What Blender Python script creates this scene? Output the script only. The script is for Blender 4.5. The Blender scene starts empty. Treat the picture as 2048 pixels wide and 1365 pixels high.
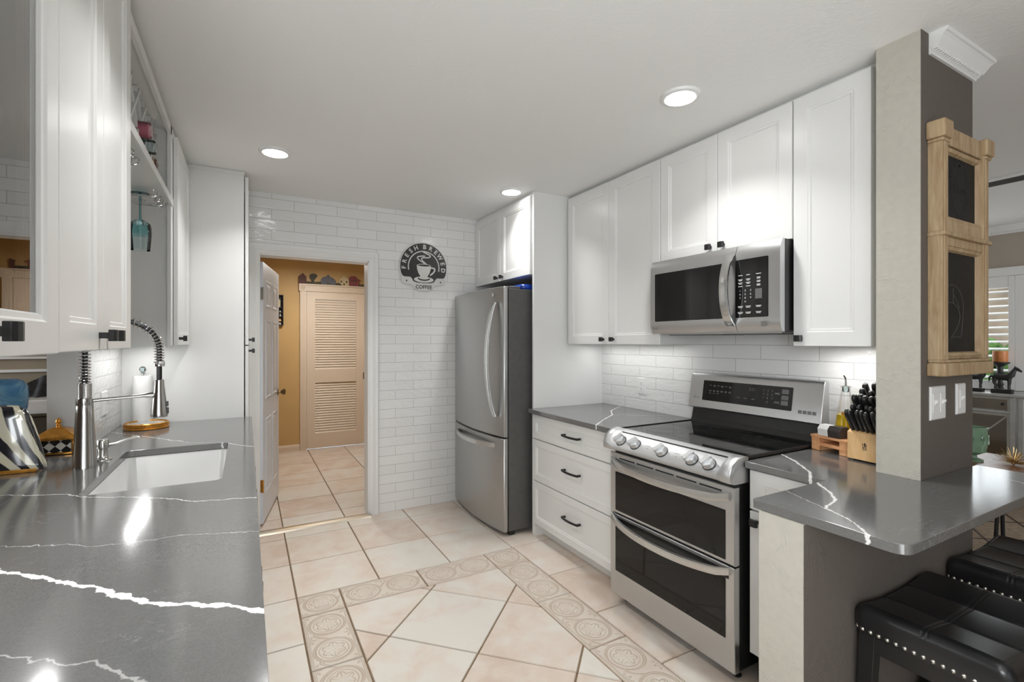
import bpy, bmesh, math, random
from math import sin, cos, pi, sqrt, radians
from mathutils import Vector, Matrix, noise
random.seed(7)
scene = bpy.context.scene
COL = scene.collection

# ------------------------------------------------------------------ camera
TH, CH, CEIL = 0.5025, 1.37, 2.43
cd = bpy.data.cameras.new('camera'); cam = bpy.data.objects.new('camera', cd); COL.objects.link(cam)
cam.location = (0, 0, CH); cam.rotation_euler = (pi/2, 0, -TH)
cd.sensor_width = 36.0; cd.sensor_fit = 'HORIZONTAL'; cd.lens = 964.0*36/2048
cd.clip_start = 0.02; cd.clip_end = 200
scene.camera = cam

# ------------------------------------------------------------------ look, world, daylight
vs = scene.view_settings
scene.display_settings.display_device = 'sRGB'
vs.view_transform = 'Standard'; vs.look = 'None'; vs.gamma = 1.0; vs.use_curve_mapping = False
vs.exposure = -0.05
scene.cycles.use_denoising = True
scene.cycles.max_bounces = 10; scene.cycles.diffuse_bounces = 6; scene.cycles.glossy_bounces = 5
scene.cycles.transmission_bounces = 8; scene.cycles.transparent_max_bounces = 12
scene.cycles.caustics_reflective = False; scene.cycles.caustics_refractive = False
scene.cycles.sample_clamp_indirect = 6.0
w = bpy.data.worlds.new('World'); scene.world = w; w.use_nodes = True
bg = w.node_tree.nodes['Background']; bg.inputs[0].default_value = (0.86, 0.93, 1.0, 1); bg.inputs[1].default_value = 1.0

def area(name, loc, target, sx, sy, power, col=(1, 1, 1), shape='RECTANGLE', spread=None):
    ld = bpy.data.lights.new(name, 'AREA'); ld.shape = shape; ld.size = sx; ld.size_y = sy; ld.energy = power; ld.color = col
    if spread: ld.spread = radians(spread)
    o = bpy.data.objects.new(name, ld); COL.objects.link(o); o.location = loc
    d = Vector(target) - Vector(loc)
    o.rotation_euler = (0, 0, pi/2) if (abs(d.x) + abs(d.y) < 1e-6 and d.z < 0) else d.to_track_quat('-Z', 'Y').to_euler()
    return o
CANS = [(1.640, 1.475), (0.137, 3.0), (1.635, 2.985), (0.135, 1.475), (0.135, 0.0), (0.135, -1.4)]
WARMW = (1.0, 0.995, 0.985)
for cx_, cy_ in CANS:                                    # the recessed ceiling lamps
    area('recessed_lamp', (cx_, cy_, CEIL - 0.022), (cx_, cy_, 0), 0.13, 0.13, 5.6, WARMW, 'DISK', 114)
# added unseen fills, then daylight from the dining window and the next room's window
area('front_fill', (0.3, -3.38, 1.25), (0.3, 0, 0.9), 2.6, 2.0, 7, (0.93, 0.97, 1.0))  # added soft fill in an assumed, unseen opening behind the camera
area('ceiling_fill', (0.1, -0.9, 0.9), (0.3, 0.3, 2.43), 1.5, 1.5, 14, (0.94, 0.975, 1.0), 'RECTANGLE', 120)     # added up-facing lamp behind the camera, brightens the ceiling
area('left_fill', (-0.57, -0.82, 1.48), (1.7, 0.9, 0.2), 0.9, 0.9, 46, (0.94, 0.975, 1.0))     # added fill lamp in an invented opening behind the camera
area('dining_fill', (5.0, -3.38, 1.35), (5.2, 0, 1.5), 1.8, 2.0, 33, (0.95, 0.98, 1.0), 'RECTANGLE', 70)  # added lamp to brighten the dining room, solid wall behind it
area('daylight_dining', (6.05, 2.1, 1.45), (3.0, 0.6, 1.0), 1.1, 1.0, 9, (0.9, 0.96, 1.0))
area('daylight_den', (-3.3, 3.2, 1.6), (-1.5, 3.2, 1.0), 1.4, 1.0, 32, (0.95, 0.98, 1.0))
# strips under the wall cabinets
area('under_cabinet_strip', (2.25, 2.45, 1.338), (2.25, 2.45, 0), 0.75, 0.03, 1.15, WARMW)
area('under_cabinet_strip', (2.25, 1.08, 1.338), (2.25, 1.08, 0), 0.24, 0.03, 1.2, WARMW)
area('under_cabinet_strip', (-0.49, 3.1, 1.338), (-0.49, 3.1, 0), 0.5, 0.03, 1.5, WARMW)
area('under_cabinet_strip', (-0.47, 1.15, 1.338), (-0.47, 1.15, 0), 1.2, 0.03, 3.8, WARMW)

# ------------------------------------------------------------------ materials
class X:                                                  # tiny expression wrapper over Math nodes
    nt = None
    def __init__(s, v): s.v = v
    @staticmethod
    def op(kind, *a, clamp=False):
        n = X.nt.nodes.new('ShaderNodeMath'); n.operation = kind; n.use_clamp = clamp
        for i, q in enumerate(a):
            q = q.v if isinstance(q, X) else q
            if isinstance(q, (int, float)): n.inputs[i].default_value = q
            else: X.nt.links.new(q, n.inputs[i])
        return X(n.outputs[0])
    def __add__(s, o): return X.op('ADD', s, o)
    __radd__ = __add__
    def __sub__(s, o): return X.op('SUBTRACT', s, o)
    def __rsub__(s, o): return X.op('SUBTRACT', o, s)
    def __mul__(s, o): return X.op('MULTIPLY', s, o)
    __rmul__ = __mul__
    def __truediv__(s, o): return X.op('DIVIDE', s, o)
def xabs(a): return X.op('ABSOLUTE', a)
def xmin(a, b): return X.op('MINIMUM', a, b)
def xmax(a, b): return X.op('MAXIMUM', a, b)
def xfract(a): return X.op('FRACT', a)
def xfloor(a): return X.op('FLOOR', a)
def xsin(a): return X.op('SINE', a)
def xcos(a): return X.op('COSINE', a)
def xsqrt(a): return X.op('SQRT', a)
def xatan2(a, b): return X.op('ARCTAN2', a, b)
def xgt(a, b): return X.op('GREATER_THAN', a, b)
def xlt(a, b): return X.op('LESS_THAN', a, b)
def xmod(a, b): return X.op('FLOORED_MODULO', a, b)
def xband(d, wd, soft):                                    # 1 inside |d|<wd, soft edge
    return X.op('DIVIDE', (wd + soft) - xabs(d), soft, clamp=True)

def new_mat(name):
    m = bpy.data.materials.new(name); m.use_nodes = True
    nt = m.node_tree; X.nt = nt
    return m, nt, nt.nodes['Principled BSDF']
def setp(b, **k):
    for a, v in k.items(): b.inputs[a].default_value = v
def coords(nt, kind='Object', scale=None):
    tc = nt.nodes.new('ShaderNodeTexCoord')
    if scale is None: return tc.outputs[kind]
    mp = nt.nodes.new('ShaderNodeMapping'); mp.inputs['Scale'].default_value = scale
    nt.links.new(tc.outputs[kind], mp.inputs[0]); return mp.outputs[0]
def wpos(nt, scale=None, loc=None):
    g = nt.nodes.new('ShaderNodeNewGeometry')
    if scale is None and loc is None: return g.outputs['Position']
    mp = nt.nodes.new('ShaderNodeMapping')
    if scale: mp.inputs['Scale'].default_value = scale
    if loc: mp.inputs['Location'].default_value = loc
    nt.links.new(g.outputs['Position'], mp.inputs[0]); return mp.outputs[0]
def xyz(nt, v):
    s = nt.nodes.new('ShaderNodeSeparateXYZ'); nt.links.new(v, s.inputs[0]); return X(s.outputs[0]), X(s.outputs[1]), X(s.outputs[2])
def noi(nt, v, scale, detail=4, rough=.5, dist=0):
    n = nt.nodes.new('ShaderNodeTexNoise'); n.inputs['Scale'].default_value = scale; n.inputs['Detail'].default_value = detail
    n.inputs['Roughness'].default_value = rough; n.inputs['Distortion'].default_value = dist
    nt.links.new(v, n.inputs['Vector']); return X(n.outputs['Fac'])
def ramp(nt, fac, stops):
    r = nt.nodes.new('ShaderNodeValToRGB'); e = r.color_ramp.elements
    while len(e) < len(stops): e.new(.5)
    for q, (p, c) in zip(e, stops): q.position = p; q.color = (*c, 1)
    nt.links.new(fac.v, r.inputs[0]); return r.outputs[0]
def mixc(nt, fac, a, b):
    n = nt.nodes.new('ShaderNodeMix'); n.data_type = 'RGBA'
    for i, q in ((0, fac), (6, a), (7, b)):
        q = q.v if isinstance(q, X) else q
        if isinstance(q, (int, float)): n.inputs[i].default_value = q
        elif isinstance(q, tuple): n.inputs[i].default_value = (*q, 1)
        else: nt.links.new(q, n.inputs[i])
    return n.outputs[2]
def bump(nt, b, h, strength=.3, dist=.002):
    n = nt.nodes.new('ShaderNodeBump'); n.inputs['Strength'].default_value = strength; n.inputs['Distance'].default_value = dist
    nt.links.new(h.v, n.inputs['Height']); nt.links.new(n.outputs[0], b.inputs['Normal'])

def simple(name, col, rough=.5, metal=0.0, ns=None, na=.06, bs=None, bstr=.2, bdist=.001, stretch=None, spec=.5, coat=0, emit=None, estr=0, detail=4):
    m, nt, b = new_mat(name)
    setp(b, Roughness=rough, Metallic=metal); b.inputs['Specular IOR Level'].default_value = spec
    b.inputs['Coat Weight'].default_value = coat; b.inputs['Coat Roughness'].default_value = .08
    v = wpos(nt, stretch) if stretch else coords(nt)
    if ns:
        n = noi(nt, v, ns, detail)
        lo = tuple(max(0, c*(1-na)) for c in col); hi = tuple(min(1, c*(1+na)) for c in col)
        nt.links.new(ramp(nt, n, [(.3, lo), (.7, hi)]), b.inputs['Base Color'])
    else: b.inputs['Base Color'].default_value = (*col, 1)
    if bs: bump(nt, b, noi(nt, v, bs, detail), bstr, bdist)
    if emit: b.inputs['Emission Color'].default_value = (*emit, 1); b.inputs['Emission Strength'].default_value = estr
    return m
def steel(name, col=(.60, .605, .61), rough=.26, stretch=(1, 1, 60), sc=30, amt=.045):
    m, nt, b = new_mat(name); setp(b, Metallic=1.0)
    n = noi(nt, wpos(nt, stretch), sc, 3)
    nt.links.new(ramp(nt, n, [(.25, tuple(c*(1-amt) for c in col)), (.75, tuple(min(1, c*(1+amt)) for c in col))]), b.inputs['Base Color'])
    r = n*.05 + (rough-.025); nt.links.new(r.v, b.inputs['Roughness'])
    return m
def glassm(name, tint=(1, 1, 1), refl=1.0, rough=0.0):
    m = bpy.data.materials.new(name); m.use_nodes = True; nt = m.node_tree; X.nt = nt
    nt.nodes.remove(nt.nodes['Principled BSDF']); out = nt.nodes['Material Output']
    t = nt.nodes.new('ShaderNodeBsdfTransparent'); t.inputs[0].default_value = (*tint, 1)
    g = nt.nodes.new('ShaderNodeBsdfGlossy'); g.inputs['Roughness'].default_value = rough
    f = nt.nodes.new('ShaderNodeFresnel'); f.inputs[0].default_value = 1.5
    mx = nt.nodes.new('ShaderNodeMixShader')
    nt.links.new((X(f.outputs[0])*refl).v, mx.inputs[0]); nt.links.new(t.outputs[0], mx.inputs[1]); nt.links.new(g.outputs[0], mx.inputs[2])
    nt.links.new(mx.outputs[0], out.inputs[0]); return m
def emis(name, col, s):
    m, nt, b = new_mat(name); setp(b, Roughness=.4); b.inputs['Base Color'].default_value = (*col, 1)
    b.inputs['Emission Color'].default_value = (*col, 1); b.inputs['Emission Strength'].default_value = s; return m

MT = {}
MT['cab'] = simple('white_cabinet_paint', (.75, .75, .735), .32, ns=3, na=.012)
MT['trimw'] = simple('white_trim_paint', (.78, .78, .765), .38, ns=4, na=.015)
MT['doorw'] = simple('daylit_door_white', (.72, .765, .83), .42, ns=4, na=.015)  # white paint tinted bluish to stand in for daylight from the kitchen
MT['black'] = simple('matte_black_metal', (.018, .018, .018), .38, .3, ns=40, na=.1)
MT['gap'] = simple('dark_gap', (.01, .01, .01), .9)
MT['steel'] = steel('brushed_stainless', rough=.33)
MT['steelh'] = steel('brushed_stainless_bar', (.66, .66, .65), .24, (60, 1, 1), 20)
MT['steelf'] = steel('brushed_stainless_fridge', (.47, .47, .465), .33, (1, 1, 50), 25, .06)
MT['nickel'] = steel('brushed_nickel', (.55, .54, .52), .22, (1, 1, 40), 40)
MT['chrome'] = simple('polished_chrome', (.75, .75, .75), .08, 1.0, ns=5, na=.03)
MT['gray'] = simple('textured_gray_side', (.105, .103, .10), .45, .35, ns=25, na=.08, bs=400, bstr=.15)
MT['bglass'] = simple('black_glass', (.006, .006, .006), .05, 0, ns=4, na=.1, spec=.42)
MT['oglass'] = simple('oven_window_glass', (.012, .011, .010), .05, 0, ns=4, na=.1, spec=.30)
MT['bplast'] = simple('black_plastic', (.012, .012, .012), .28, ns=20, na=.15)
MT['label'] = simple('pale_print', (.62, .62, .60), .5)
MT['labeld'] = simple('dim_print', (.20, .20, .20), .5)
MT['logo'] = simple('gray_logo_print', (.16, .16, .16), .4, .3)
MT['porc'] = simple('white_porcelain', (.72, .72, .71), .18, ns=3, na=.01, coat=.4)
MT['plast'] = simple('white_plastic', (.78, .78, .77), .3, ns=6, na=.01)
MT['lamp'] = emis('lamp_diffuser', (1.0, .99, .975), 24.0)
MT['lampw'] = emis('hall_lamp_glass', (1.0, .93, .80), 2.2)
MT['glass'] = glassm('clear_glass', (.985, .985, .98), .45)
MT['winglass'] = glassm('cabinet_glass', (.99, .99, .99), 2.6)
MT['tealglass'] = glassm('teal_tinted_glass', (.50, .80, .82), 1.4)
MT['paleglass'] = glassm('pale_clear_glass', (.84, .92, .93), 1.6)
MT['yellow'] = simple('tan_yellow_wall', (.50, .33, .135), .6, ns=3, na=.05, bs=90, bstr=.15)
MT['hallw'] = simple('cream_hall_paint', (.62, .52, .41), .45, ns=4, na=.02)
MT['taupe'] = None
MT['denw'] = simple('den_wall', (.30, .25, .18), .7, ns=3, na=.1)
MT['dinw'] = simple('dining_wall_taupe', (.40, .35, .29), .7, ns=3, na=.04, bs=60, bstr=.2)

def stucco(name, col, sc=1.0):
    m, nt, b = new_mat(name); setp(b, Roughness=.75); b.inputs['Specular IOR Level'].default_value = .3
    p = wpos(nt)
    n1 = noi(nt, p, 9*sc, 5, .55, 1.2); n2 = noi(nt, p, 42*sc, 3, .5)
    ridge = X.op('POWER', 1.0 - xabs(n1*2.0 - 1.0)*1.0, 34.0)*X.op('DIVIDE', noi(nt, wpos(nt, None, (4, 1, 7)), 6, 2) - .48, .12, clamp=True)
    h = ridge*.9 + n2*.30 + noi(nt, p, 4*sc, 2)*.6
    nt.links.new(ramp(nt, n2, [(.3, tuple(c*.96 for c in col)), (.7, tuple(c*1.03 for c in col))]), b.inputs['Base Color'])
    bump(nt, b, h, .30, .006); return m
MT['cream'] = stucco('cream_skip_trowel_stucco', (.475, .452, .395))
MT['taupe'] = stucco('taupe_skip_trowel_stucco', (.125, .107, .092))  # taupe paint, darkened further so part of the shade is in the colour

def ceiling_mat():
    m, nt, b = new_mat('knockdown_ceiling'); setp(b, Roughness=.85); b.inputs['Specular IOR Level'].default_value = .2
    p = wpos(nt)
    n1 = noi(nt, p, 7, 6, .6, 2.0); n2 = noi(nt, p, 30, 4, .6)
    ridge = X.op('POWER', 1.0 - xabs(n1*2.0 - 1.0), 20.0)
    b.inputs['Base Color'].default_value = (.84, .84, .825, 1)
    bump(nt, b, ridge*n2 + n2*.25, .17, .004); return m
MT['ceil'] = ceiling_mat()

def tile_wall_mat(name, axis, u0, v0, bw=.2985, bh=.0752, u_sign=1):
    """glossy hand-made 3x12 wall tile in running bond, thin gray grout"""
    m, nt, b = new_mat(name)
    px, py, pz = xyz(nt, wpos(nt))
    u = (px if axis == 'x' else py) - u0; v = pz - v0
    row = xfloor(v/bh); off = xmod(row, 2.0)*.5
    uu = u/bw + off; ci = xfloor(uu); fu = xfract(uu); fv = xfract(v/bh)
    du = xmin(fu, 1.0-fu)*bw; dv = xmin(fv, 1.0-fv)*bh
    d = xmin(du, dv)
    grout = X.op('LESS_THAN', d, .0011)
    cell = nt.nodes.new('ShaderNodeCombineXYZ')
    nt.links.new((ci*3.7).v, cell.inputs[0]); nt.links.new((row*5.3).v, cell.inputs[1])
    wn = nt.nodes.new('ShaderNodeTexWhiteNoise'); nt.links.new(cell.outputs[0], wn.inputs[0]); rnd = X(wn.outputs['Value'])
    cv = nt.nodes.new('ShaderNodeCombineXYZ')
    nt.links.new((u + ci*1.7).v, cv.inputs[0]); nt.links.new((v*2.2 + row*2.3).v, cv.inputs[1]); nt.links.new((rnd*5.0).v, cv.inputs[2])
    wob = noi(nt, cv.outputs[0], 11, 2, .45, 1.0)
    fine = noi(nt, cv.outputs[0], 60, 2)
    edge = X.op('DIVIDE', d, .006, clamp=True)
    h = wob*.9 + fine*.02 + edge*.12 + (fu*(rnd-.5))*.35
    col = mixc(nt, rnd, (.765, .765, .755), (.80, .80, .79))
    nt.links.new(mixc(nt, grout, col, (.33, .325, .31)), b.inputs['Base Color'])
    nt.links.new((grout*.7 + .11).v, b.inputs['Roughness'])
    bump(nt, b, h, .5, .0062); return m
MT['tileback'] = tile_wall_mat('white_gloss_tile_back', 'x', .154, 0.0, bh=.0748)
MT['tileright'] = tile_wall_mat('white_gloss_tile_right', 'y', 1.1555, .895, bh=.0755)
MT['tileleft'] = tile_wall_mat('white_gloss_tile_left', 'y', 2.891+.149, .895, bh=.0755)

def quartz(name, veins):
    """dark gray polished quartz; veins = list of (points [(x,y)...], half width)"""
    m, nt, b = new_mat(name); b.inputs['IOR'].default_value = 1.75
    p = wpos(nt)
    x0, y0, z0 = xyz(nt, p)
    w1 = noi(nt, p, 9, 3) - .5; w2 = noi(nt, wpos(nt, (1, 1, 1), (5, 3, 1)), 38, 3) - .5; w3 = noi(nt, wpos(nt, None, (9, 2, 4)), 110, 2) - .5
    xx = x0 + w1*.02 + w2*.022 + w3*.008; yy = y0 + w1*.03 + w2*.018 - w3*.008
    tot = None
    wmod = noi(nt, wpos(nt, None, (2, 7, 1)), 24, 2)
    for pts, hw, op in veins:
        best = None
        for (ax, ay), (bx, by) in zip(pts[:-1], pts[1:]):
            L = sqrt((bx-ax)**2 + (by-ay)**2); tx, ty = (bx-ax)/L, (by-ay)/L
            t = (xx-ax)*tx + (yy-ay)*ty
            n = (xx-ax)*(-ty) + (yy-ay)*tx
            ov = xmax(xmax(t*-1.0, t - L), 0.0)
            dd = xabs(n) + ov
            best = dd if best is None else xmin(best, dd)
        wd = (wmod*1.6 + .15)*hw
        k = X.op('DIVIDE', wd + .0012 - best, .0016, clamp=True)*op
        tot = k if tot is None else xmax(tot, k)
    sp = noi(nt, wpos(nt, (1, 2.2, 1)), 14, 6, .62, .6)
    fine = X.op('DIVIDE', .008 - xabs(sp - .5), .008, clamp=True)
    spk = noi(nt, p, 300, 2)
    msk = X.op('DIVIDE', noi(nt, p, 6, 2) - .5, .2, clamp=True)
    base = ramp(nt, spk, [(.3, (.108, .108, .107)), (.7, (.135, .135, .133))])
    c1 = mixc(nt, fine*msk*.35, base, (.5, .5, .49))
    nt.links.new(mixc(nt, tot, c1, (.80, .80, .78)), b.inputs['Base Color'])
    b.inputs['Roughness'].default_value = .13; b.inputs['Specular IOR Level'].default_value = 1.0
    bump(nt, b, noi(nt, p, 26, 2), .03, .002); return m
MT['qleft'] = quartz('gray_quartz_left', [
    ([(-.60, 1.5), (-.447, 1.38), (-.264, 1.2), (-.152, 1.075), (-.106, 1.045), (-.035, 1.006), (.03, .945)], .0062, 1.0),
    ([(-.75, 2.09), (-.638, 2.039), (-.493, 1.97), (-.42, 1.908), (-.217, 1.781), (-.135, 1.699), (.03, 1.655)], .0018, .95),
    ([(-.62, 3.2), (-.42, 2.945), (-.234, 2.696), (-.111, 2.628), (.03, 2.46)], .0022, .9),
    ([(-.6, 1.58), (-.369, 1.491), (-.317, 1.441), (-.123, 1.416), (.03, 1.36)], .0007, .6),
    ([(-.40, 1.04), (-.325, 1.005), (-.285, .98), (-.232, .928), (-.197, .922), (-.1, .80)], .0016, .35)])
MT['qright'] = quartz('gray_quartz_right', [
    ([(2.384, 2.70), (2.172, 2.552), (2.062, 2.409), (1.916, 2.307), (1.709, 2.143)], .0042, .95),
    ([(2.06, 2.409), (2.2, 2.3), (2.384, 2.2)], .0013, .6),
    ([(2.06, 1.33), (1.969, 1.235), (1.897, 1.13), (1.785, 1.009), (1.71, .964), (1.666, .914), (1.604, .846), (1.542, .798)], .0040, 1.0),
    ([(1.542, .798), (1.438, .772), (1.412, .706), (1.38, .66), (1.32, .60)], .0030, 1.0),
    ([(1.50, .93), (1.46, .83), (1.43, .75)], .0012, .7),
    ([(2.45, .70), (2.3, .653), (2.27, .587), (2.2, .52)], .0018, .9)])

def tile_floor_mat():
    m, nt, b = new_mat('beige_ceramic_floor_tile')
    p = wpos(nt)
    at = nt.nodes.new('ShaderNodeAttribute'); at.attribute_name = 'tone'; tone = X(at.outputs['Fac'])
    n = noi(nt, p, 5, 5, .6, .4); n2 = noi(nt, p, 60, 3)
    c = ramp(nt, n*.8 + tone*.25 + n2*.06 - .05, [(.30, (.555, .44, .36)), (.46, (.62, .535, .46)), (.62, (.645, .61, .55))])
    nt.links.new(c, b.inputs['Base Color']); b.inputs['Roughness'].default_value = .42; b.inputs['Specular IOR Level'].default_value = .4
    bump(nt, b, n2 + noi(nt, p, 14, 3), .06, .002); return m
MT['ftile'] = tile_floor_mat()
MT['grout'] = simple('brown_grout', (.175, .115, .065), .9, ns=30, na=.2)
def decor_mat():
    """embossed border tile: two flower medallions with rings and scrolls (uv: one unit square per medallion)"""
    m, nt, b = new_mat('embossed_flower_border_tile')
    tc = nt.nodes.new('ShaderNodeTexCoord'); u, v, _ = xyz(nt, tc.outputs['UV'])
    fu = xfract(u) - .5; fv = v - .5
    r = xsqrt(fu*fu + fv*fv); th = xatan2(fv, fu)
    pet = .18 + .085*xabs(xcos(th*3.0))
    petal = X.op('DIVIDE', pet - r, .03, clamp=True)
    vein = xband(xsin(th*3.0 + 1.5708*0.0), .07, .10)*X.op('GREATER_THAN', r, .06)*.6
    core = X.op('DIVIDE', .055 - r, .02, clamp=True)
    ring = xband(r - .335, .022, .022); ring2 = xband(r - .405, .010, .02)*.7
    cu = .5 - xabs(fu); cvv = .5 - xabs(fv); rc = xsqrt(cu*cu + cvv*cvv); tc2 = xatan2(cvv, cu)
    leaf = xband(rc - (.12 + .05*xcos(tc2*8.0)), .012, .02)*.8
    scroll = xband(fv - .30*xsin(u*pi*2.0 + .6), .016, .03)*X.op('GREATER_THAN', r, .33)*.8
    edge = xband(xabs(fv) - .462, .012, .012)*.8
    h = xmax(xmax(xmax(petal*(1.0 - vein*.6), core*1.2), xmax(ring, ring2)), xmax(xmax(leaf, scroll), edge))
    n = noi(nt, wpos(nt), 9, 4)
    c = ramp(nt, n, [(.3, (.57, .49, .415)), (.7, (.63, .58, .51))])
    gr = X.op('MULTIPLY', xabs(h - .5)*-2.0 + 1.0, .62, clamp=True)
    nt.links.new(mixc(nt, gr, c, (.40, .285, .20)), b.inputs['Base Color'])
    b.inputs['Roughness'].default_value = .45; b.inputs['Specular IOR Level'].default_value = .35
    bump(nt, b, h, .55, .006); return m
MT['decor'] = decor_mat()
def wood(name, c1, c2, stretch=(1, 12, 12), sc=6, rough=.45):
    m, nt, b = new_mat(name)
    n = noi(nt, coords(nt, 'Object', stretch), sc, 5, .6, .6)
    nt.links.new(ramp(nt, n, [(.3, c1), (.7, c2)]), b.inputs['Base Color']); b.inputs['Roughness'].default_value = rough
    bump(nt, b, n, .1, .001); return m
MT['blockw'] = wood('light_beech', (.66, .40, .17), (.78, .52, .27), (2, 8, 1.2), 9)
MT['pallet'] = wood('orange_pallet_wood', (.52, .22, .09), (.76, .42, .21), (9, 2, 9), 7)
MT['distress'] = wood('distressed_cream_wood', (.31, .20, .10), (.49, .37, .225), (7, 7, .8), 8, .6)
MT['tablew'] = wood('red_brown_table_wood', (.20, .075, .035), (.34, .15, .075), (1, 9, 9), 5, .3)
MT['darkfloor'] = wood('brown_rug', (.20, .145, .10), (.36, .28, .20), (6, 6, 6), 5, .9)
MT['leather'] = simple('black_leather', (.012, .012, .013), .30, ns=8, na=.2, bs=220, bstr=.12, bdist=.0008)
MT['blackwood'] = simple('black_wood', (.012, .011, .011), .4, ns=10, na=.2)
MT['nail'] = simple('silver_nailhead', (.72, .70, .66), .2, 1.0)
MT['gold'] = simple('antique_gold', (.58, .27, .045), .28, .75, ns=28, na=.35, bs=60, bstr=.3)
MT['bronze'] = simple('aged_bronze', (.22, .16, .085), .3, .9, ns=12, na=.2)
MT['ironst'] = simple('dark_patina', (.022, .021, .020), .55, .2, ns=30, na=.4, bs=60)
MT['paper'] = simple('paper_towel', (.82, .82, .81), .9, bs=120, bstr=.25, bdist=.001)
MT['cloth'] = simple('charcoal_cloth', (.075, .08, .086), .95, ns=30, na=.3, bs=60, bstr=.5, bdist=.004)
MT['bluep'] = simple('blue_plastic', (.01, .05, .36), .3, ns=5, na=.1)
def mat_jug():
    m, nt, b = new_mat('blue_translucent_jug'); p = coords(nt)
    n = noi(nt, p, 7, 4, .6, 1.2)
    nt.links.new(ramp(nt, n, [(.32, (.03, .12, .27)), (.5, (.11, .30, .50)), (.68, (.34, .60, .75))]), b.inputs['Base Color'])
    setp(b, Roughness=.12); b.inputs['Transmission Weight'].default_value = .35; b.inputs['IOR'].default_value = 1.2; return m
MT['jug'] = mat_jug()
MT['navy'] = simple('navy_plastic', (.006, .012, .07), .3, ns=5, na=.1)
MT['oil'] = None
def mat_oil():
    m, nt, b = new_mat('golden_oil'); b.inputs['Base Color'].default_value = (.90, .60, .012, 1); setp(b, Roughness=.05)
    b.inputs['Transmission Weight'].default_value = .25; b.inputs['IOR'].default_value = 1.2
    b.inputs['Emission Color'].default_value = (0, 0, 0, 1); return m
MT['oil'] = mat_oil()
MT['cork'] = simple('cork', (.55, .30, .08), .8, ns=60, na=.2)
MT['chalk'] = simple('chalkboard_slate', (.014, .013, .013), .5, ns=6, na=.4, spec=.15)
MT['chalkw'] = simple('chalk_line', (.13, .125, .12), .9)
MT['chalkb'] = simple('black_stencil', (.005, .005, .005), .6)
MT['signw'] = simple('sign_white_enamel', (.66, .66, .64), .35, .1, ns=15, na=.06)
MT['signb'] = simple('sign_black_enamel', (.022, .022, .022), .3, .1, ns=12, na=.3)
MT['green'] = simple('green_glaze', (.17, .29, .19), .25, ns=10, na=.25, coat=.3)
MT['orange'] = simple('orange_wax', (.48, .17, .05), .5, ns=20, na=.15)
MT['mirror'] = simple('antique_mirror', (.42, .38, .33), .10, 1.0, ns=2, na=.2)
MT['silver'] = simple('silver_leaf_frame', (.58, .58, .56), .35, .6, ns=10, na=.1)
MT['starg'] = simple('gold_wire', (.70, .50, .22), .3, .8)
MT['salt'] = simple('matte_white_ceramic', (.74, .74, .72), .5, ns=5, na=.02)
MT['pepper'] = simple('dark_stained_wood', (.035, .028, .024), .5, ns=30, na=.25, stretch=(60, 3, 3))
def mat_stripe():
    m, nt, b = new_mat('black_and_cream_striped_glaze'); x, y, z = xyz(nt, coords(nt))
    n = noi(nt, coords(nt), 14, 2)
    s = xsin((x*.62 + z*.70 + (x*x)*2.2 - (z*z)*1.4 + y*.5)*150.0 + n*1.4)
    k = X.op('DIVIDE', s + .12, .25, clamp=True)
    cream = mixc(nt, noi(nt, coords(nt), 30, 3), (.66, .62, .40), (.70, .68, .60))
    nt.links.new(mixc(nt, k, cream, (.018, .018, .022)), b.inputs['Base Color']); setp(b, Roughness=.12)
    b.inputs['Coat Weight'].default_value = .5; return m
MT['stripe'] = mat_stripe()
def mat_check(name, sc, ang=pi/4, plane='xz', white=(.70, .68, .62)):
    m, nt, b = new_mat(name); x, y, z = xyz(nt, coords(nt))
    a, q = {'xz': (x, z), 'xy': (x, y), 'yz': (y, z)}[plane]
    u = (a*cos(ang) + q*sin(ang))*sc; v = (q*cos(ang) - a*sin(ang))*sc
    k = xmod(xfloor(u) + xfloor(v), 2.0)
    nt.links.new(mixc(nt, k, (.012, .012, .016), white), b.inputs['Base Color']); setp(b, Roughness=.15); return m
MT['check'] = mat_check('black_white_diamond_enamel', 1/.0255)
MT['checkt'] = mat_check('black_white_check_enamel', 1/.02, 0, 'xy', (.75, .74, .7))
MT['hedge'] = simple('green_hedge', (.10, .22, .05), .8, ns=9, na=.7, bs=20, bstr=.8, bdist=.03)
MT['fence'] = simple('pale_patio_wall', (.40, .32, .25), .8, ns=2, na=.35)
MT['house'] = [simple('folk_' + n, c, .7, ns=30, na=.15) for n, c in (('barn', (.09, .035, .03)), ('tree', (.05, .05, .035)), ('blue', (.10, .11, .13)), ('cream', (.48, .40, .24)), ('red', (.19, .045, .05)), ('hill', (.05, .045, .02)))]

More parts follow.
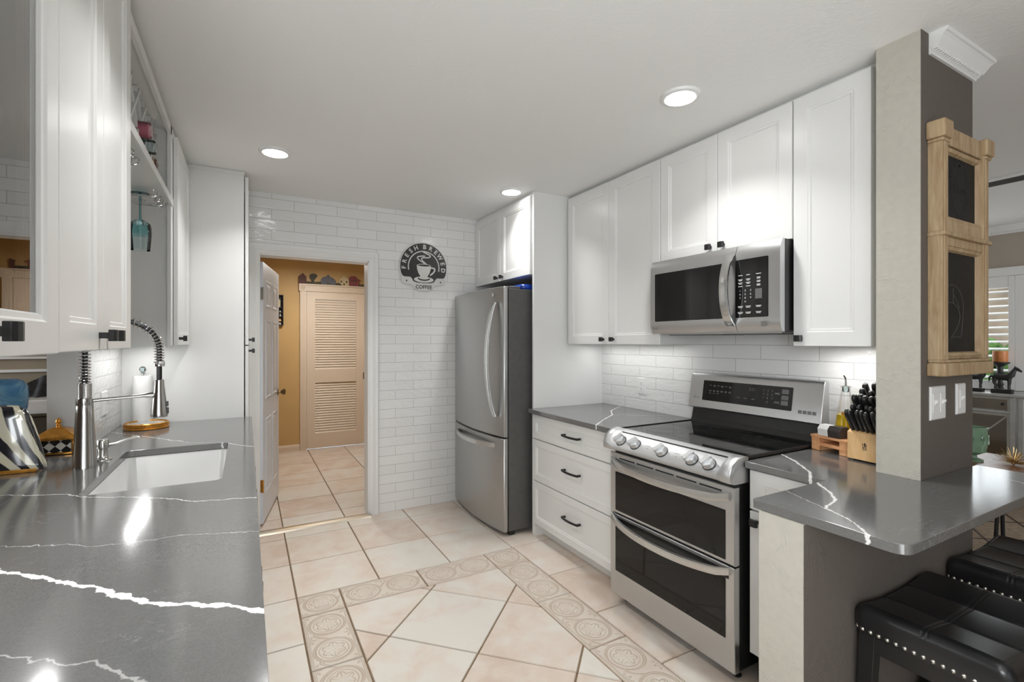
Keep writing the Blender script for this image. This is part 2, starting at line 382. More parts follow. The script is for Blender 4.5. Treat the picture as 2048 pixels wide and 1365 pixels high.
# ------------------------------------------------------------------ mesh helpers
ROOT = {}
class MB:
    def __init__(s): s.v = []; s.f = []; s.sm = []; s.mi = []; s.uv = {}
    def add(s, vs_, fs, smooth=False, m=0):
        o = len(s.v); s.v += [tuple(q) for q in vs_]
        for f in fs: s.f.append(tuple(i + o for i in f)); s.sm.append(smooth); s.mi.append(m)
        return s
    def box(s, x0, x1, y0, y1, z0, z1, m=0):
        vs_ = [(x, y, z) for x in (x0, x1) for y in (y0, y1) for z in (z0, z1)]
        return s.add(vs_, [(0, 1, 3, 2), (4, 6, 7, 5), (0, 4, 5, 1), (2, 3, 7, 6), (0, 2, 6, 4), (1, 5, 7, 3)], False, m)
    def mbox(s, M_, a0, a1, b0, b1, c0, c1, m=0):
        vs_ = [M_(x, y, z) for x in (a0, a1) for y in (b0, b1) for z in (c0, c1)]
        return s.add(vs_, [(0, 1, 3, 2), (4, 6, 7, 5), (0, 4, 5, 1), (2, 3, 7, 6), (0, 2, 6, 4), (1, 5, 7, 3)], False, m)
    def prism(s, poly, c0, c1, M_=None, smooth=False, m=0):
        M_ = M_ or (lambda a, b, c: (a, b, c)); n = len(poly)
        vs_ = [M_(a, b, c0) for a, b in poly] + [M_(a, b, c1) for a, b in poly]
        s.add(vs_, [(i, (i+1) % n, n+(i+1) % n, n+i) for i in range(n)], smooth, m)
        s.add(vs_, [tuple(range(n))[::-1], tuple(range(n, 2*n))], False, m); return s
    def loft(s, rings, closed=True, caps=True, smooth=True, m=0):
        n = len(rings[0]); vs_ = [p for r in rings for p in r]; fs = []
        for j in range(len(rings)-1):
            for i in range(n if closed else n-1):
                a = j*n+i; b = j*n+(i+1) % n; fs.append((a, b, b+n, a+n))
        s.add(vs_, fs, smooth, m)
        if caps: s.add(rings[0], [tuple(range(n))[::-1]], False, m); s.add(rings[-1], [tuple(range(n))], False, m)
        return s
    def lathe(s, prof, M_=None, seg=28, m=0, caps=True, smooth=True):
        M_ = M_ or (lambda a, b, c: (a, b, c))
        rings = [[M_(r*cos(2*pi*i/seg), r*sin(2*pi*i/seg), z) for i in range(seg)] for r, z in prof]
        return s.loft(rings, True, caps, smooth, m)
    def tube(s, pts, r, seg=8, m=0, caps=True):
        pts = [Vector(p) for p in pts]; rings = []
        t0 = (pts[1]-pts[0]).normalized()
        up = Vector((0, 0, 1)) if abs(t0.z) < .9 else Vector((1, 0, 0))
        nrm = t0.cross(up).normalized()
        for i, p in enumerate(pts):
            t = (pts[min(i+1, len(pts)-1)] - pts[max(i-1, 0)]).normalized()
            nrm = (nrm - t*nrm.dot(t)).normalized(); bn = t.cross(nrm)
            rr = r[i] if isinstance(r, (list, tuple)) else r
            rings.append([p + (nrm*cos(2*pi*k/seg) + bn*sin(2*pi*k/seg))*rr for k in range(seg)])
        return s.loft(rings, True, caps, True, m)
    def ribbon(s, pts, wv, tv, m=0):                       # swept flat bar, rounded cross-section
        wv = Vector(wv); tv = Vector(tv); cs = [(-1, -.5), (-.92, -.9), (-.6, -1), (.6, -1), (.92, -.9), (1, -.5), (1, .5), (.92, .9), (.6, 1), (-.6, 1), (-.92, .9), (-1, .5)]
        return s.loft([[Vector(p) + wv*a + tv*b for a, b in cs] for p in pts], True, True, True, m)
    def ball(s, c, r, seg=16, rings=10, m=0):
        rx, ry, rz = r if isinstance(r, (tuple, list)) else (r, r, r)
        prof = [(sin(pi*j/rings), -cos(pi*j/rings)) for j in range(rings+1)]
        rr = [[(c[0]+rx*max(a, .001)*cos(2*pi*i/seg), c[1]+ry*max(a, .001)*sin(2*pi*i/seg), c[2]+rz*b) for i in range(seg)] for a, b in prof]
        return s.loft(rr, True, True, True, m)
    def rects(s, M_, w, h, steps, m=0, back=True, hole=False):   # concentric rectangles: a panelled front
        rg = []
        for i, d in steps: rg.append([M_(i, i, d), M_(w-i, i, d), M_(w-i, h-i, d), M_(i, h-i, d)])
        s.loft(rg, True, False, False, m)
        if not hole:
            s.add(rg[-1], [(0, 1, 2, 3)], False, m)
            if back: s.add(rg[0], [(3, 2, 1, 0)], False, m)
        return s
    def text(s, txt, size, M_, depth=.001, align='CENTER', m=0, sx=1.0, off=0):
        cu = bpy.data.curves.new('t', 'FONT'); cu.body = txt; cu.size = size; cu.extrude = depth; cu.align_x = align; cu.resolution_u = 3; cu.offset = off
        o = bpy.data.objects.new('t', cu); COL.objects.link(o)
        dg = bpy.context.evaluated_depsgraph_get(); dg.update(); me = bpy.data.meshes.new_from_object(o.evaluated_get(dg))
        s.add([M_(v.co.x*sx, v.co.y, v.co.z) for v in me.vertices], [tuple(p.vertices) for p in me.polygons], False, m)
        bpy.data.objects.remove(o); bpy.data.curves.remove(cu); bpy.data.meshes.remove(me); return s
    def build(s, name, mats, parent=None, label=None, bevel=0, seg=2, kind=None, cat=None, group=None, ang=35, local=False, fix=True, sub=0):
        if not isinstance(mats, (list, tuple)): mats = [mats]
        L = Vector((0, 0, 0))
        if parent is not None and not local: L = ROOT.get(parent.name, L)
        org = Vector((0, 0, 0))
        if parent is None and not local:                   # single-mesh things get an origin at their own base
            xs = [v[0] for v in s.v]; ys = [v[1] for v in s.v]; zs = [v[2] for v in s.v]
            if kind != 'structure': org = Vector(((min(xs)+max(xs))/2, (min(ys)+max(ys))/2, min(zs)))
        me = bpy.data.meshes.new(name)
        me.from_pydata([tuple(Vector(v) - L - org) for v in s.v], [], s.f)
        for mt in mats: me.materials.append(MT[mt] if isinstance(mt, str) else mt)
        for p, sm, mi in zip(me.polygons, s.sm, s.mi): p.use_smooth = sm; p.material_index = mi
        if fix:
            bm = bmesh.new(); bm.from_mesh(me)
            bmesh.ops.remove_doubles(bm, verts=bm.verts, dist=1e-5); bmesh.ops.recalc_face_normals(bm, faces=bm.faces)
            bm.to_mesh(me); bm.free()
        if any(s.sm): me.set_sharp_from_angle(angle=radians(ang))
        o = bpy.data.objects.new(name, me); COL.objects.link(o)
        if parent is not None: o.parent = parent; ROOT[o.name] = L
        else: o.location = org; ROOT[o.name] = org
        if bevel:
            bv = o.modifiers.new('bevel', 'BEVEL'); bv.width = bevel; bv.segments = seg; bv.limit_method = 'ANGLE'; bv.angle_limit = radians(40)
        if sub:
            sm_ = o.modifiers.new('sub', 'SUBSURF'); sm_.levels = sub; sm_.render_levels = sub
        if label: o['label'] = label
        if kind: o['kind'] = kind
        if cat: o['category'] = cat
        if group: o['group'] = group
        return o
def thing(name, label, cat, loc=(0, 0, 0), group=None, rot=0):
    o = bpy.data.objects.new(name, None); COL.objects.link(o); o.location = loc; o.rotation_euler = (0, 0, rot)
    o.empty_display_size = .05; o['label'] = label; o['category'] = cat
    if group: o['group'] = group
    ROOT[o.name] = Vector(loc); return o
def copy_tree(o, parent=None):
    c = o.copy(); COL.objects.link(c)
    if parent is not None: c.parent = parent
    ROOT[c.name] = ROOT.get(o.name, Vector())
    for ch in o.children: copy_tree(ch, c)
    return c
def fm(o, u, v, n):
    o, u, v, n = Vector(o), Vector(u), Vector(v), Vector(n)
    return lambda a, b, c: o + u*a + v*b + n*c
def arc(cx, cy, r, a0, a1, n): return [(cx + r*cos(radians(a0 + (a1-a0)*i/n)), cy + r*sin(radians(a0 + (a1-a0)*i/n))) for i in range(n+1)]
def rrect(x0, x1, y0, y1, r, n=4):
    return arc(x1-r, y1-r, r, 0, 90, n) + arc(x0+r, y1-r, r, 90, 180, n) + arc(x0+r, y0+r, r, 180, 270, n) + arc(x1-r, y0+r, r, 270, 360, n)
UZ = (0, 0, 1)

# ================================================================== THE SETTING
# ---- floor: individual tiles laid over a grout bed, a border of embossed tiles round a diagonal field
P_, A0_, Y3_ = .4367, .2314, 2.7996
BX0, BX1, BY1, BY0 = .2314, 1.545, 2.7996, 2.7996 - 7*.4367
IX0, IX1, IY1, IY0 = .4464, 1.3293, 2.5849, BY0 + .2147
def clip(poly, x0, x1, y0, y1):
    for ax, lim, sgn in ((0, x0, 1), (0, x1, -1), (1, y0, 1), (1, y1, -1)):
        out = []
        for i in range(len(poly)):
            p, q = poly[i-1], poly[i]
            dp, dq = (p[ax]-lim)*sgn, (q[ax]-lim)*sgn
            if dp*dq < 0:
                t = dp/(dp-dq); out.append((p[0]+(q[0]-p[0])*t, p[1]+(q[1]-p[1])*t))
            if dq >= 0: out.append(q)
        poly = out
        if len(poly) < 3: return None
    return poly
def shrink(poly, g):
    n = len(poly); ar = sum(poly[i-1][0]*poly[i][1]-poly[i][0]*poly[i-1][1] for i in range(n)); s = 1 if ar > 0 else -1
    out = []
    for i in range(n):
        p0, p1, p2 = [Vector(poly[k % n]) for k in (i-1, i, i+1)]
        e1 = (p1-p0).normalized(); e2 = (p2-p1).normalized()
        n1 = Vector((-e1.y, e1.x))*s; n2 = Vector((-e2.y, e2.x))*s
        den = 1 + n1.dot(n2)
        out.append(tuple(p1 + (n1+n2)*(g/max(den, .25))))
    return out
tiles = []                                                 # (polygon, decor uv or None)
def area2(p): return abs(sum(p[i-1][0]*p[i][1]-p[i][0]*p[i-1][1] for i in range(len(p))))/2
def grid_region(x0, x1, y0, y1):
    for i in range(int((x0-A0_)//P_)-1, int((x1-A0_)//P_)+2):
        for j in range(int((y0-Y3_)//P_)-1, int((y1-Y3_)//P_)+2):
            X0, Y0 = A0_+i*P_, Y3_+j*P_
            q = clip([(X0, Y0), (X0+P_, Y0), (X0+P_, Y0+P_), (X0, Y0+P_)], x0, x1, y0, y1)
            if q and area2(q) > 1e-4: tiles.append((q, None))
FX0, FX1, FY0 = -.62, 2.384, -3.4
grid_region(FX0, FX1, BY1, 6.56)
grid_region(FX0, BX0, FY0, BY1); grid_region(BX1, FX1, FY0, BY1); grid_region(BX0, BX1, FY0, BY0)
dh = P_/sqrt(2)
for i in range(-12, 13):
    for j in range(-12, 13):
        cx_, cy_ = .887 + (i-j)*dh, 2.542 - (i+j)*dh
        q = clip([(cx_, cy_), (cx_-dh, cy_-dh), (cx_, cy_-2*dh), (cx_+dh, cy_-dh)], IX0, IX1, IY0, IY1)
        if q and area2(q) > 1e-4: tiles.append((q, None))
def decor(x0, x1, y0, y1, along):
    n = 1 if abs((x1-x0)-(y1-y0)) < .05 else 2
    if along == 'x': uv = [(0, 0), (n, 0), (n, 1), (0, 1)]
    else: uv = [(0, 1), (0, 0), (n, 0), (n, 1)]
    tiles.append(([(x0, y0), (x1, y0), (x1, y1), (x0, y1)], uv))
for yy0, yy1 in ((IY1, BY1), (BY0, IY0)):
    decor(BX0, IX0, yy0, yy1, 'x'); decor(IX1, BX1, yy0, yy1, 'x')
    xm = .8864; decor(IX0, xm, yy0, yy1, 'x'); decor(xm, IX1, yy0, yy1, 'x')
nl = 6; ly = (IY1-IY0)/nl
for k in range(nl):
    decor(BX0, IX0, IY1-(k+1)*ly, IY1-k*ly, 'y'); decor(IX1, BX1, IY1-(k+1)*ly, IY1-k*ly, 'y')
me = bpy.data.meshes.new('floor'); bm = bmesh.new()
uvl = bm.loops.layers.uv.new('UVMap'); tl = bm.faces.layers.float.new('tone')
def bface(co, mi, uv=None, tone=.5):
    f = bm.faces.new([bm.verts.new(c) for c in co]); f.material_index = mi; f[tl] = tone
    if uv:
        for l, q in zip(f.loops, uv): l[uvl].uv = q
    if f.normal.z < 0 and mi == 0: pass
    return f
bface([(-.64, -3.5, -.005), (2.43, -3.5, -.005), (2.43, 6.6, -.005), (-.64, 6.6, -.005)], 1)
for q, uv in tiles:
    a = sum(q[i-1][0]*q[i][1]-q[i][0]*q[i-1][1] for i in range(len(q)))
    if a < 0: q = q[::-1]
    s1 = shrink(q, .0035); s2 = shrink(q, .0055); tone = random.random()
    if area2(s2) < 2e-5 or area2(s1) < area2(s2): continue
    bface([(x, y, 0) for x, y in s2], 2 if uv else 0, uv, tone)
    n = len(q)
    for i in range(n):
        k = (i+1) % n
        f = bface([(*s1[i], -.005), (*s1[k], -.005), (*s2[k], 0), (*s2[i], 0)], 0, None, tone)
bm.to_mesh(me); bm.free()
for k in ('ftile', 'grout', 'decor'): me.materials.append(MT[k])
fl = bpy.data.objects.new('floor', me); COL.objects.link(fl); fl['kind'] = 'structure'
fl['label'] = 'beige ceramic kitchen floor tiles with embossed flower border'
def S(name, mb, mat, **k): return mb.build(name, mat, kind='structure', **k)
S('floor_dining', MB().box(2.43, 6.3, -3.5, 3.9, -.06, -.002), 'darkfloor', label='brown patterned rug floor of the dining room')
S('floor_den', MB().box(-3.5, -.64, -3.5, 5.0, -.06, -.002), 'tablew', label='den floor beyond the pass-through')
S('ceiling', MB().box(-3.5, 6.3, -3.5, 6.7, CEIL, CEIL+.1), 'ceil', label='textured white ceiling over the whole kitchen')
# ---- walls
S('wall_back', MB().box(-.62, .065, 3.865, 3.99, 0, CEIL).box(.845, 2.384, 3.865, 3.99, 0, CEIL).box(.065, .845, 3.865, 3.99, 2.01, CEIL), 'tileback', label='white tiled back wall with the doorway')
S('wall_right', MB().box(2.384, 2.43, .898, 3.99, 0, CEIL), 'tileright', label='white tiled wall behind the range')
S('wall_left', MB().box(-.75, -.622, 2.775, 3.99, 0, CEIL).box(-.75, -.622, -3.5, 2.775, 0, .866).box(-.75, -.622, -3.5, -1.3, .866, CEIL).box(-.75, -.622, -.34, -.3, .866, CEIL).box(-.75, -.622, -1.3, -.34, .866, 1.0).box(-.75, -.622, -1.3, -.34, 2.1, CEIL).box(-.75, -.622, -.3, 2.775, 1.40, CEIL), 'tileleft', label='left wall with the pass-through opening')  # the opening behind the camera is added for the left fill lamp
S('trim_1', MB().box(-.7525, -.6205, 2.770, 2.89, .895, 1.352), 'trimw', label='smooth white jamb of the pass-through')
S('wall_column', MB().box(2.003, 2.42, .766, .898, .895, CEIL), 'cream', label='stuccoed column standing on the peninsula')
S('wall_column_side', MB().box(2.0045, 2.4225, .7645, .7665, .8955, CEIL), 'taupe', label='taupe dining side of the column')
S('wall_peninsula', MB().box(1.327, 2.43, .768, .898, 0, .868), 'cream', label='stuccoed half wall under the peninsula')
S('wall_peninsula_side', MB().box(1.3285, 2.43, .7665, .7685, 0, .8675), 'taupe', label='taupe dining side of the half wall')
S('wall_front', MB().box(-3.5, -1.1, -3.6, -3.5, 0, CEIL).box(1.7, 6.3, -3.6, -3.5, 0, CEIL).box(-1.1, 1.7, -3.6, -3.5, 2.35, CEIL), 'dinw')
S('front_fill_frame', MB().box(-1.1, -1.03, -3.6, -3.52, 0, 2.35).box(1.63, 1.7, -3.6, -3.52, 0, 2.35).box(.26, .34, -3.6, -3.52, 0, 2.35).box(-1.1, 1.7, -3.6, -3.52, 2.28, 2.35), 'trimw')  # assumed unseen frame, added around the front fill lamp
S('left_fill_frame', MB().box(-.74, -.64, -1.3, -1.27, 1.0, 2.1).box(-.74, -.64, -.37, -.34, 1.0, 2.1).box(-.74, -.64, -1.27, -.37, 1.0, 1.03).box(-.74, -.64, -1.27, -.37, 2.07, 2.1), 'trimw')  # invented frame, added around the left fill lamp
# hall
S('wall_hall_far', MB().box(-.62, .60, 6.56, 6.66, 0, CEIL).box(1.455, 2.43, 6.56, 6.66, 0, CEIL).box(.60, 1.455, 6.56, 6.66, 2.03, CEIL), 'yellow', label='tan yellow hall wall')
S('wall_hall_left', MB().box(-.62, -.52, 3.99, 6.56, 0, CEIL), 'yellow')
S('wall_hall_right', MB().box(2.33, 2.43, 3.99, 6.56, 0, CEIL), 'yellow')
S('wall_hall_near', MB().box(-.52, .06, 3.99, 3.995, 0, CEIL).box(.85, 2.33, 3.99, 3.995, 0, CEIL), 'yellow')
S('baseboard_hall', MB().prism([(6.56, 0), (6.545, 0), (6.545, .055), (6.552, .075), (6.56, .08)], -.52, .575, lambda a, b, c: (c, a, b)), 'hallw', label='cream hall baseboard')
# den (next room on the left) and dining room
S('wall_den_far', MB().box(-3.6, -3.5, -3.5, 5.0, 0, 1.05).box(-3.6, -3.5, -3.5, 2.4, 1.05, CEIL).box(-3.6, -3.5, 4.0, 5.0, 1.05, CEIL).box(-3.6, -3.5, 2.4, 4.0, 2.1, CEIL), 'denw')
S('wall_den_back', MB().box(-3.5, -.76, 5.0, 5.1, 0, CEIL), 'denw', label='olive brown wall of the next room')
S('trim_2', MB().box(-3.5, -.76, 4.97, 5.0, 1.135, 1.155).box(-3.5, -.76, 4.955, 4.998, 1.235, 1.25), 'trimw', label='white shelf moulding in the next room')
S('wall_dining_far', MB().box(6.13, 6.3, -3.5, 1.36, 0, CEIL).box(6.13, 6.3, 2.6, 3.99, 0, CEIL).box(6.13, 6.3, 1.36, 2.6, 0, .93).box(6.13, 6.3, 1.36, 2.6, 1.97, CEIL), 'dinw', label='taupe dining room wall around the shuttered window')
S('wall_dining_back', MB().box(2.43, 6.3, 3.9, 3.99, 0, CEIL), 'dinw')
# crown moulding with dentils
CRP = [(d*.66, h*.68) for d, h in [(0, 0), (0, -.105), (.012, -.105), (.014, -.095), (.022, -.090), (.026, -.078), (.036, -.074), (.060, -.030), (.070, -.018), (.078, -.016), (.080, 0)]]
def crown(name, M_, a0, a1, left_miter, right_miter, label=None, dent=True):
    mb = MB()
    rings = [[M_(a0 - (d if left_miter else 0), d, h) for d, h in CRP], [M_(a1 + (d if right_miter else 0), d, h) for d, h in CRP]]
    mb.loft(rings, True, True, False)
    if dent:
        n = int((a1-a0)/.0165)
        for i in range(n+1):
            a = a0 + (a1-a0)*i/n; mb.mbox(M_, a-.0045, a+.0045, .010, .0245, -.0605, -.0515)
    return S(name, mb, 'trimw', label=label)
crown('trim_3', fm((0, .7645, CEIL), (1, 0, 0), (0, -1, 0), UZ), 2.06, 2.42, False, True, 'white dentil crown moulding on the column')
crown('trim_4', fm((2.4225, 0, CEIL), (0, 1, 0), (1, 0, 0), UZ), .7645, .898, True, False, 'white crown return on the column')
crown('trim_5', fm((6.13, 0, CEIL), (0, 1, 0), (-1, 0, 0), UZ), -3.4, 3.9, False, False, 'white dentil crown in the dining room')
# door casing of the kitchen doorway, jamb and metal threshold
cas = [(0, 0), (.075, 0), (.075, .012), (.068, .018), (.05, .016), (.03, .019), (.012, .012), (.004, .010), (0, .006)]
def casing(x0, x1, zt, yf, sgn, name, mat, label, wdt=.075):
    s = wdt/.075; mb = MB()
    pr = [(a*s, d) for a, d in cas]
    Lr = [[(x0 - a, yf + sgn*d, 0) for a, d in pr], [(x0 - a, yf + sgn*d, zt + a) for a, d in pr], [(x1 + a, yf + sgn*d, zt + a) for a, d in pr], [(x1 + a, yf + sgn*d, 0) for a, d in pr]]
    mb.loft(Lr, True, True, False); return S(name, mb, mat, label=label)
casing(.082, .838, 1.995, 3.865, -1, 'trim_6', 'trimw', 'white casing around the hall doorway')
S('trim_7', MB().box(.065, .082, 3.86, 3.995, 0, 2.0).box(.83, .845, 3.86, 3.995, 0, 2.0).box(.065, .845, 3.86, 3.995, 1.985, 2.01), 'trimw', label='white door jamb lining')
S('trim_8', MB().prism([(3.80, .0005), (3.812, .010), (3.845, .014), (3.88, .012), (3.905, .004), (3.91, .0005)], .05, .85, lambda a, b, c: (c, a, b)), steel('brass_and_aluminium_threshold', (.66, .60, .50), .3, (50, 1, 1), 14), label='metal threshold strip across the doorway')
# hall casing with corner blocks
hb = MB()
for x0, x1 in ((.578, .652), (1.405, 1.48)):
    hb.box(x0, x1, 6.53, 6.56, 0, 1.995)
    for k in range(3): hb.box(x0+.014+k*.018, x0+.024+k*.018, 6.526, 6.531, 0, 1.995)
    hb.box(x0-.012, x1+.012, 6.522, 6.56, 1.995, 2.085)
hb.box(.66, 1.40, 6.53, 6.56, 1.995, 2.07).box(.66, 1.40, 6.526, 6.531, 2.012, 2.03).box(.66, 1.40, 6.526, 6.531, 2.04, 2.055)
hb.box(.562, 1.495, 6.515, 6.56, 2.07, 2.086)
for x in (.615, 1.4425): hb.lathe([(.028, 0), (.028, .006), (.02, .008), (.016, .003), (.008, .006), (0.001, .007)], fm((x, 6.522, 2.038), (1, 0, 0), UZ, (0, -1, 0)), 20)
S('trim_9', hb, 'hallw', label='cream closet casing with corner blocks')

# ---- door_2: louvred closet door in the hall
d2 = thing('louvered_door', 'cream louvered closet door at the end of the hall', 'door', (1.02, 6.55, 0)); d2['kind'] = 'thing'
X0, X1, YF = .655, 1.402, 6.545
m = MB()
m.box(X0, .753, YF-.002, YF+.03, .012, 1.993).box(1.256, X1, YF-.002, YF+.03, .012, 1.993)
for z0, z1 in ((.012, .202), (.84, 1.012), (1.90, 1.993)): m.box(.753, 1.256, YF-.002, YF+.03, z0, z1)
m.build('door_frame', 'hallw', d2, bevel=.002)
for z0, z1 in ((.202, .84), (1.012, 1.90)):
    m = MB(); n = int((z1-z0)/.0315)
    for k in range(n):
        z = z0 + (z1-z0)*(k+.5)/n
        m.prism([(YF+.004, z-.016), (YF+.0075, z-.018), (YF+.03, z+.012), (YF+.0265, z+.014)], .753, 1.256, lambda a, b, c: (c, a, b))
    m.build('louver_panel', 'hallw', d2)
MB().box(1.345, 1.373, YF-.010, YF-.002, .87, .955).box(1.350, 1.368, YF-.011, YF-.0095, .88, .945).build('door_pull', 'bronze', d2, 'small brown metal pull', bevel=.002)

# ---- door_1: white six panel door, swung open into the hall
ang_ = math.atan2(4.772-4.03, .233-.09)
d1 = thing('panel_door', 'white six-panel door swung open into the hall', 'door', (.068, 3.998, 0), rot=ang_)
DW, DH, DT = .757, 1.955, .035
Md = lambda a, b, c: (a, -DT + c if False else c - DT, b)   # local: a along width, b up, c toward the near face
m = MB(); m.box(0, DW, -DT, 0, .022, DH)
m.build('door_slab', 'doorw', d1, local=True, bevel=.0015)
for side, yf, s in (('n', -DT, -1), ('f', 0, 1)):
    for (pz0, pz1) in ((.22, .78), (.93, 1.53), (1.63, 1.83)):
        for px0, px1 in ((.11, .335), (.42, .647)):
            mm = MB(); Mp = lambda a, b, c, px0=px0, pz0=pz0: (px0+a, yf + s*c, pz0+b)
            mm.rects(Mp, px1-px0, pz1-pz0, [(0, -.001), (0, .004), (.010, .0055), (.018, .001), (.030, .0012), (.050, .0055)], back=False)
            mm.build('raised_panel', 'doorw', d1, local=True)
for s in (-1, 1):
    yb = -DT if s < 0 else 0
    m = MB().lathe([(.03, 0), (.03, .004), (.012, .008), (.010, .026), (.018, .034), (.026, .044), (.027, .054), (.02, .062), (.004, .064)], fm((DW-.062, yb, .925), (1, 0, 0), UZ, (0, s, 0)), 24)
    m.build('door_knob', 'bronze', d1, 'aged brass round knob', local=True)
MB().box(DW-.001, DW+.0015, -DT+.006, -.006, .87, .98).build('latch_plate', 'bronze', d1, local=True)
for z, mt in ((1.72, 'nickel'), (.30, 'gold')):
    MB().box(-.0016, .0008, -DT+.002, -.001, z-.045, z+.045).lathe([(.006, -.046), (.006, .046)], lambda a, b, c, z=z: (a-.004, b-DT-.001, c+z), 10).build('hinge', mt, d1, 'worn metal hinge', local=True)

# ================================================================== CABINETS
def knob(parent, M_, a, b):
    m = MB(); m.mbox(M_, a-.006, a+.006, b-.007, b+.007, -.0005, .021)
    prof = [(-.016, .019), (.016, .019), (.0165, .029), (.011, .0335), (0, .035), (-.011, .0335), (-.0165, .029)]
    m.prism(prof, b-.0135, b+.0135, lambda p, c, bb: M_(a+p, bb, c))
    return m.build('knob', 'black', parent, bevel=.0012)
def pull(parent, M_, a, b, half=.078):
    m = MB()
    for s in (-1, 1): m.mbox(M_, a+s*half-.006, a+s*half+.006, b-.006, b+.006, -.0005, .028)
    n = 14
    pts = [M_(a + half*1.09*(-1+2*i/n), b, .024 + .012*(1-(-1+2*i/n)**2)) for i in range(n+1)]
    o = Vector(M_(0, 0, 0))
    m.ribbon(pts, (Vector(M_(0, 1, 0))-o)*.0065, (Vector(M_(0, 0, 1))-o)*.004)
    return m.build('pull_handle', 'black', parent, 'black arched bar pull')
STEP = lambda fw: [(0, -.0185), (0, -.0018), (.0018, 0), (fw, 0), (fw+.003, -.003), (fw+.011, -.0035), (fw+.0135, -.0085)]
def door(parent, M_, a0, a1, b0, b1, fw=.058, name='door', kn=None, pl=None, g=.0016):
    M2 = lambda a, b, c: M_(a0+g+a, b0+g+b, c)
    d = MB().rects(M2, a1-a0-2*g, b1-b0-2*g, STEP(fw)).build(name, 'cab', parent)
    if kn: knob(d, M_, *kn)
    if pl: pull(d, M_, *pl)
    return d
def right_map(xf): return fm((xf, 0, 0), (0, 1, 0), UZ, (-1, 0, 0))     # a = world Y, b = world Z
def left_map(xf): return fm((xf, 0, 0), (0, 1, 0), UZ, (1, 0, 0))
# ---- wall cabinets, right
RU = right_map(2.05)
def wallcab(name, label, y0, y1, z0, z1, splits, knobs, xf=2.05, xb=2.384, M_=RU, bodyx=.0195):
    t = thing(name, label, 'cabinet', ((xf+xb)/2, (y0+y1)/2, z0), 'white wall cabinets')
    MB().box(xf+bodyx, xb, y0+.0005, y1-.0005, z0, z1).build('body', 'cab', t)
    for (a0, a1), kn in zip(splits, knobs): door(t, M_, a0, a1, z0-.003, z1-.001, kn=kn)
    return t
ZB, ZT = 1.350, 2.405
wallcab('wall_cabinet', 'tall white double-door wall cabinet beside the fridge panel', 1.9895, 2.885, ZB, ZT, [(1.9895, 2.433), (2.433, 2.885)], [(2.383, 1.381), (2.447+.035, 1.381)])
wallcab('wall_cabinet', 'short white double-door wall cabinet over the microwave', 1.2335, 1.9865, 1.812, ZT, [(1.2335, 1.610), (1.610, 1.9865)], [(1.572, 1.842), (1.648, 1.842)])
wallcab('wall_cabinet', 'white single-door wall cabinet between microwave and column', .934, 1.2305, ZB, ZT, [(.934, 1.2305)], [(1.195, 1.381)])
S('trim_10', MB().box(2.085, 2.384, .9, .9335, ZB, CEIL).box(2.10, 2.384, .9335, 2.9, ZT, CEIL), 'cab', label='white filler strips around the wall cabinets')
# ---- tall fridge panel and cabinet over the fridge
o = MB().box(1.772, 2.384, 2.906, 2.926, 0, CEIL-.001).build('fridge_panel', 'cab', bevel=.001); o['label'] = 'tall white side panel between fridge and drawers'; o['category'] = 'panel'
RF = right_map(1.755)
t = thing('wall_cabinet', 'white double-door cabinet above the fridge', 'cabinet', (2.07, 3.39, 1.84), 'white wall cabinets')
MB().box(1.7745, 2.384, 2.927, 3.863, 1.845, CEIL-.001).build('body', 'cab', t)
door(t, RF, 2.93, 3.388, 1.842, 2.405, kn=(3.342, 1.872)); door(t, RF, 3.388, 3.858, 1.842, 2.405, kn=(3.432, 1.872))
# ---- drawer base, right
t = thing('drawer_cabinet', 'white base cabinet with three drawers left of the range', 'cabinet', (2.07, 2.45, 0), 'white base cabinets')
MB().box(1.779, 2.37, 2.0, 2.905, .09, .867).box(1.845, 2.37, 2.0, 2.887, .0, .09).box(1.775, 2.37, 2.887, 2.905, 0, .09).build('body', 'cab', t)
RD = right_map(1.758)
for z0, z1, zp in ((.690, .858, .778), (.399, .686, .557), (.094, .395, .262)):
    door(t, RD, 2.0, 2.903, z0, z1, fw=.045, name='drawer', pl=(2.425, zp))
# ---- base cabinet, right of the range
t = thing('base_cabinet', 'narrow white base cabinet between range and half wall', 'cabinet', (2.07, 1.07, 0), 'white base cabinets')
MB().box(1.765, 2.384, .9, 1.222, .13, .867).build('body', 'cab', t)
RB = right_map(1.745)
door(t, RB, .91, 1.222, .705, .862, fw=.05, name='drawer'); door(t, RB, .91, 1.222, .135, .70, fw=.05, kn=(1.188, .662))
mm = MB().box(1.80, 1.82, .9, 1.222, 0, .13)
for k in range(5): mm.tube([(1.80, 1.20-k*.035, 0), (1.80, 1.20-k*.035, .13)], .011, 8)
mm.build('toe_kick', 'bplast', t, 'black ribbed toe kick')

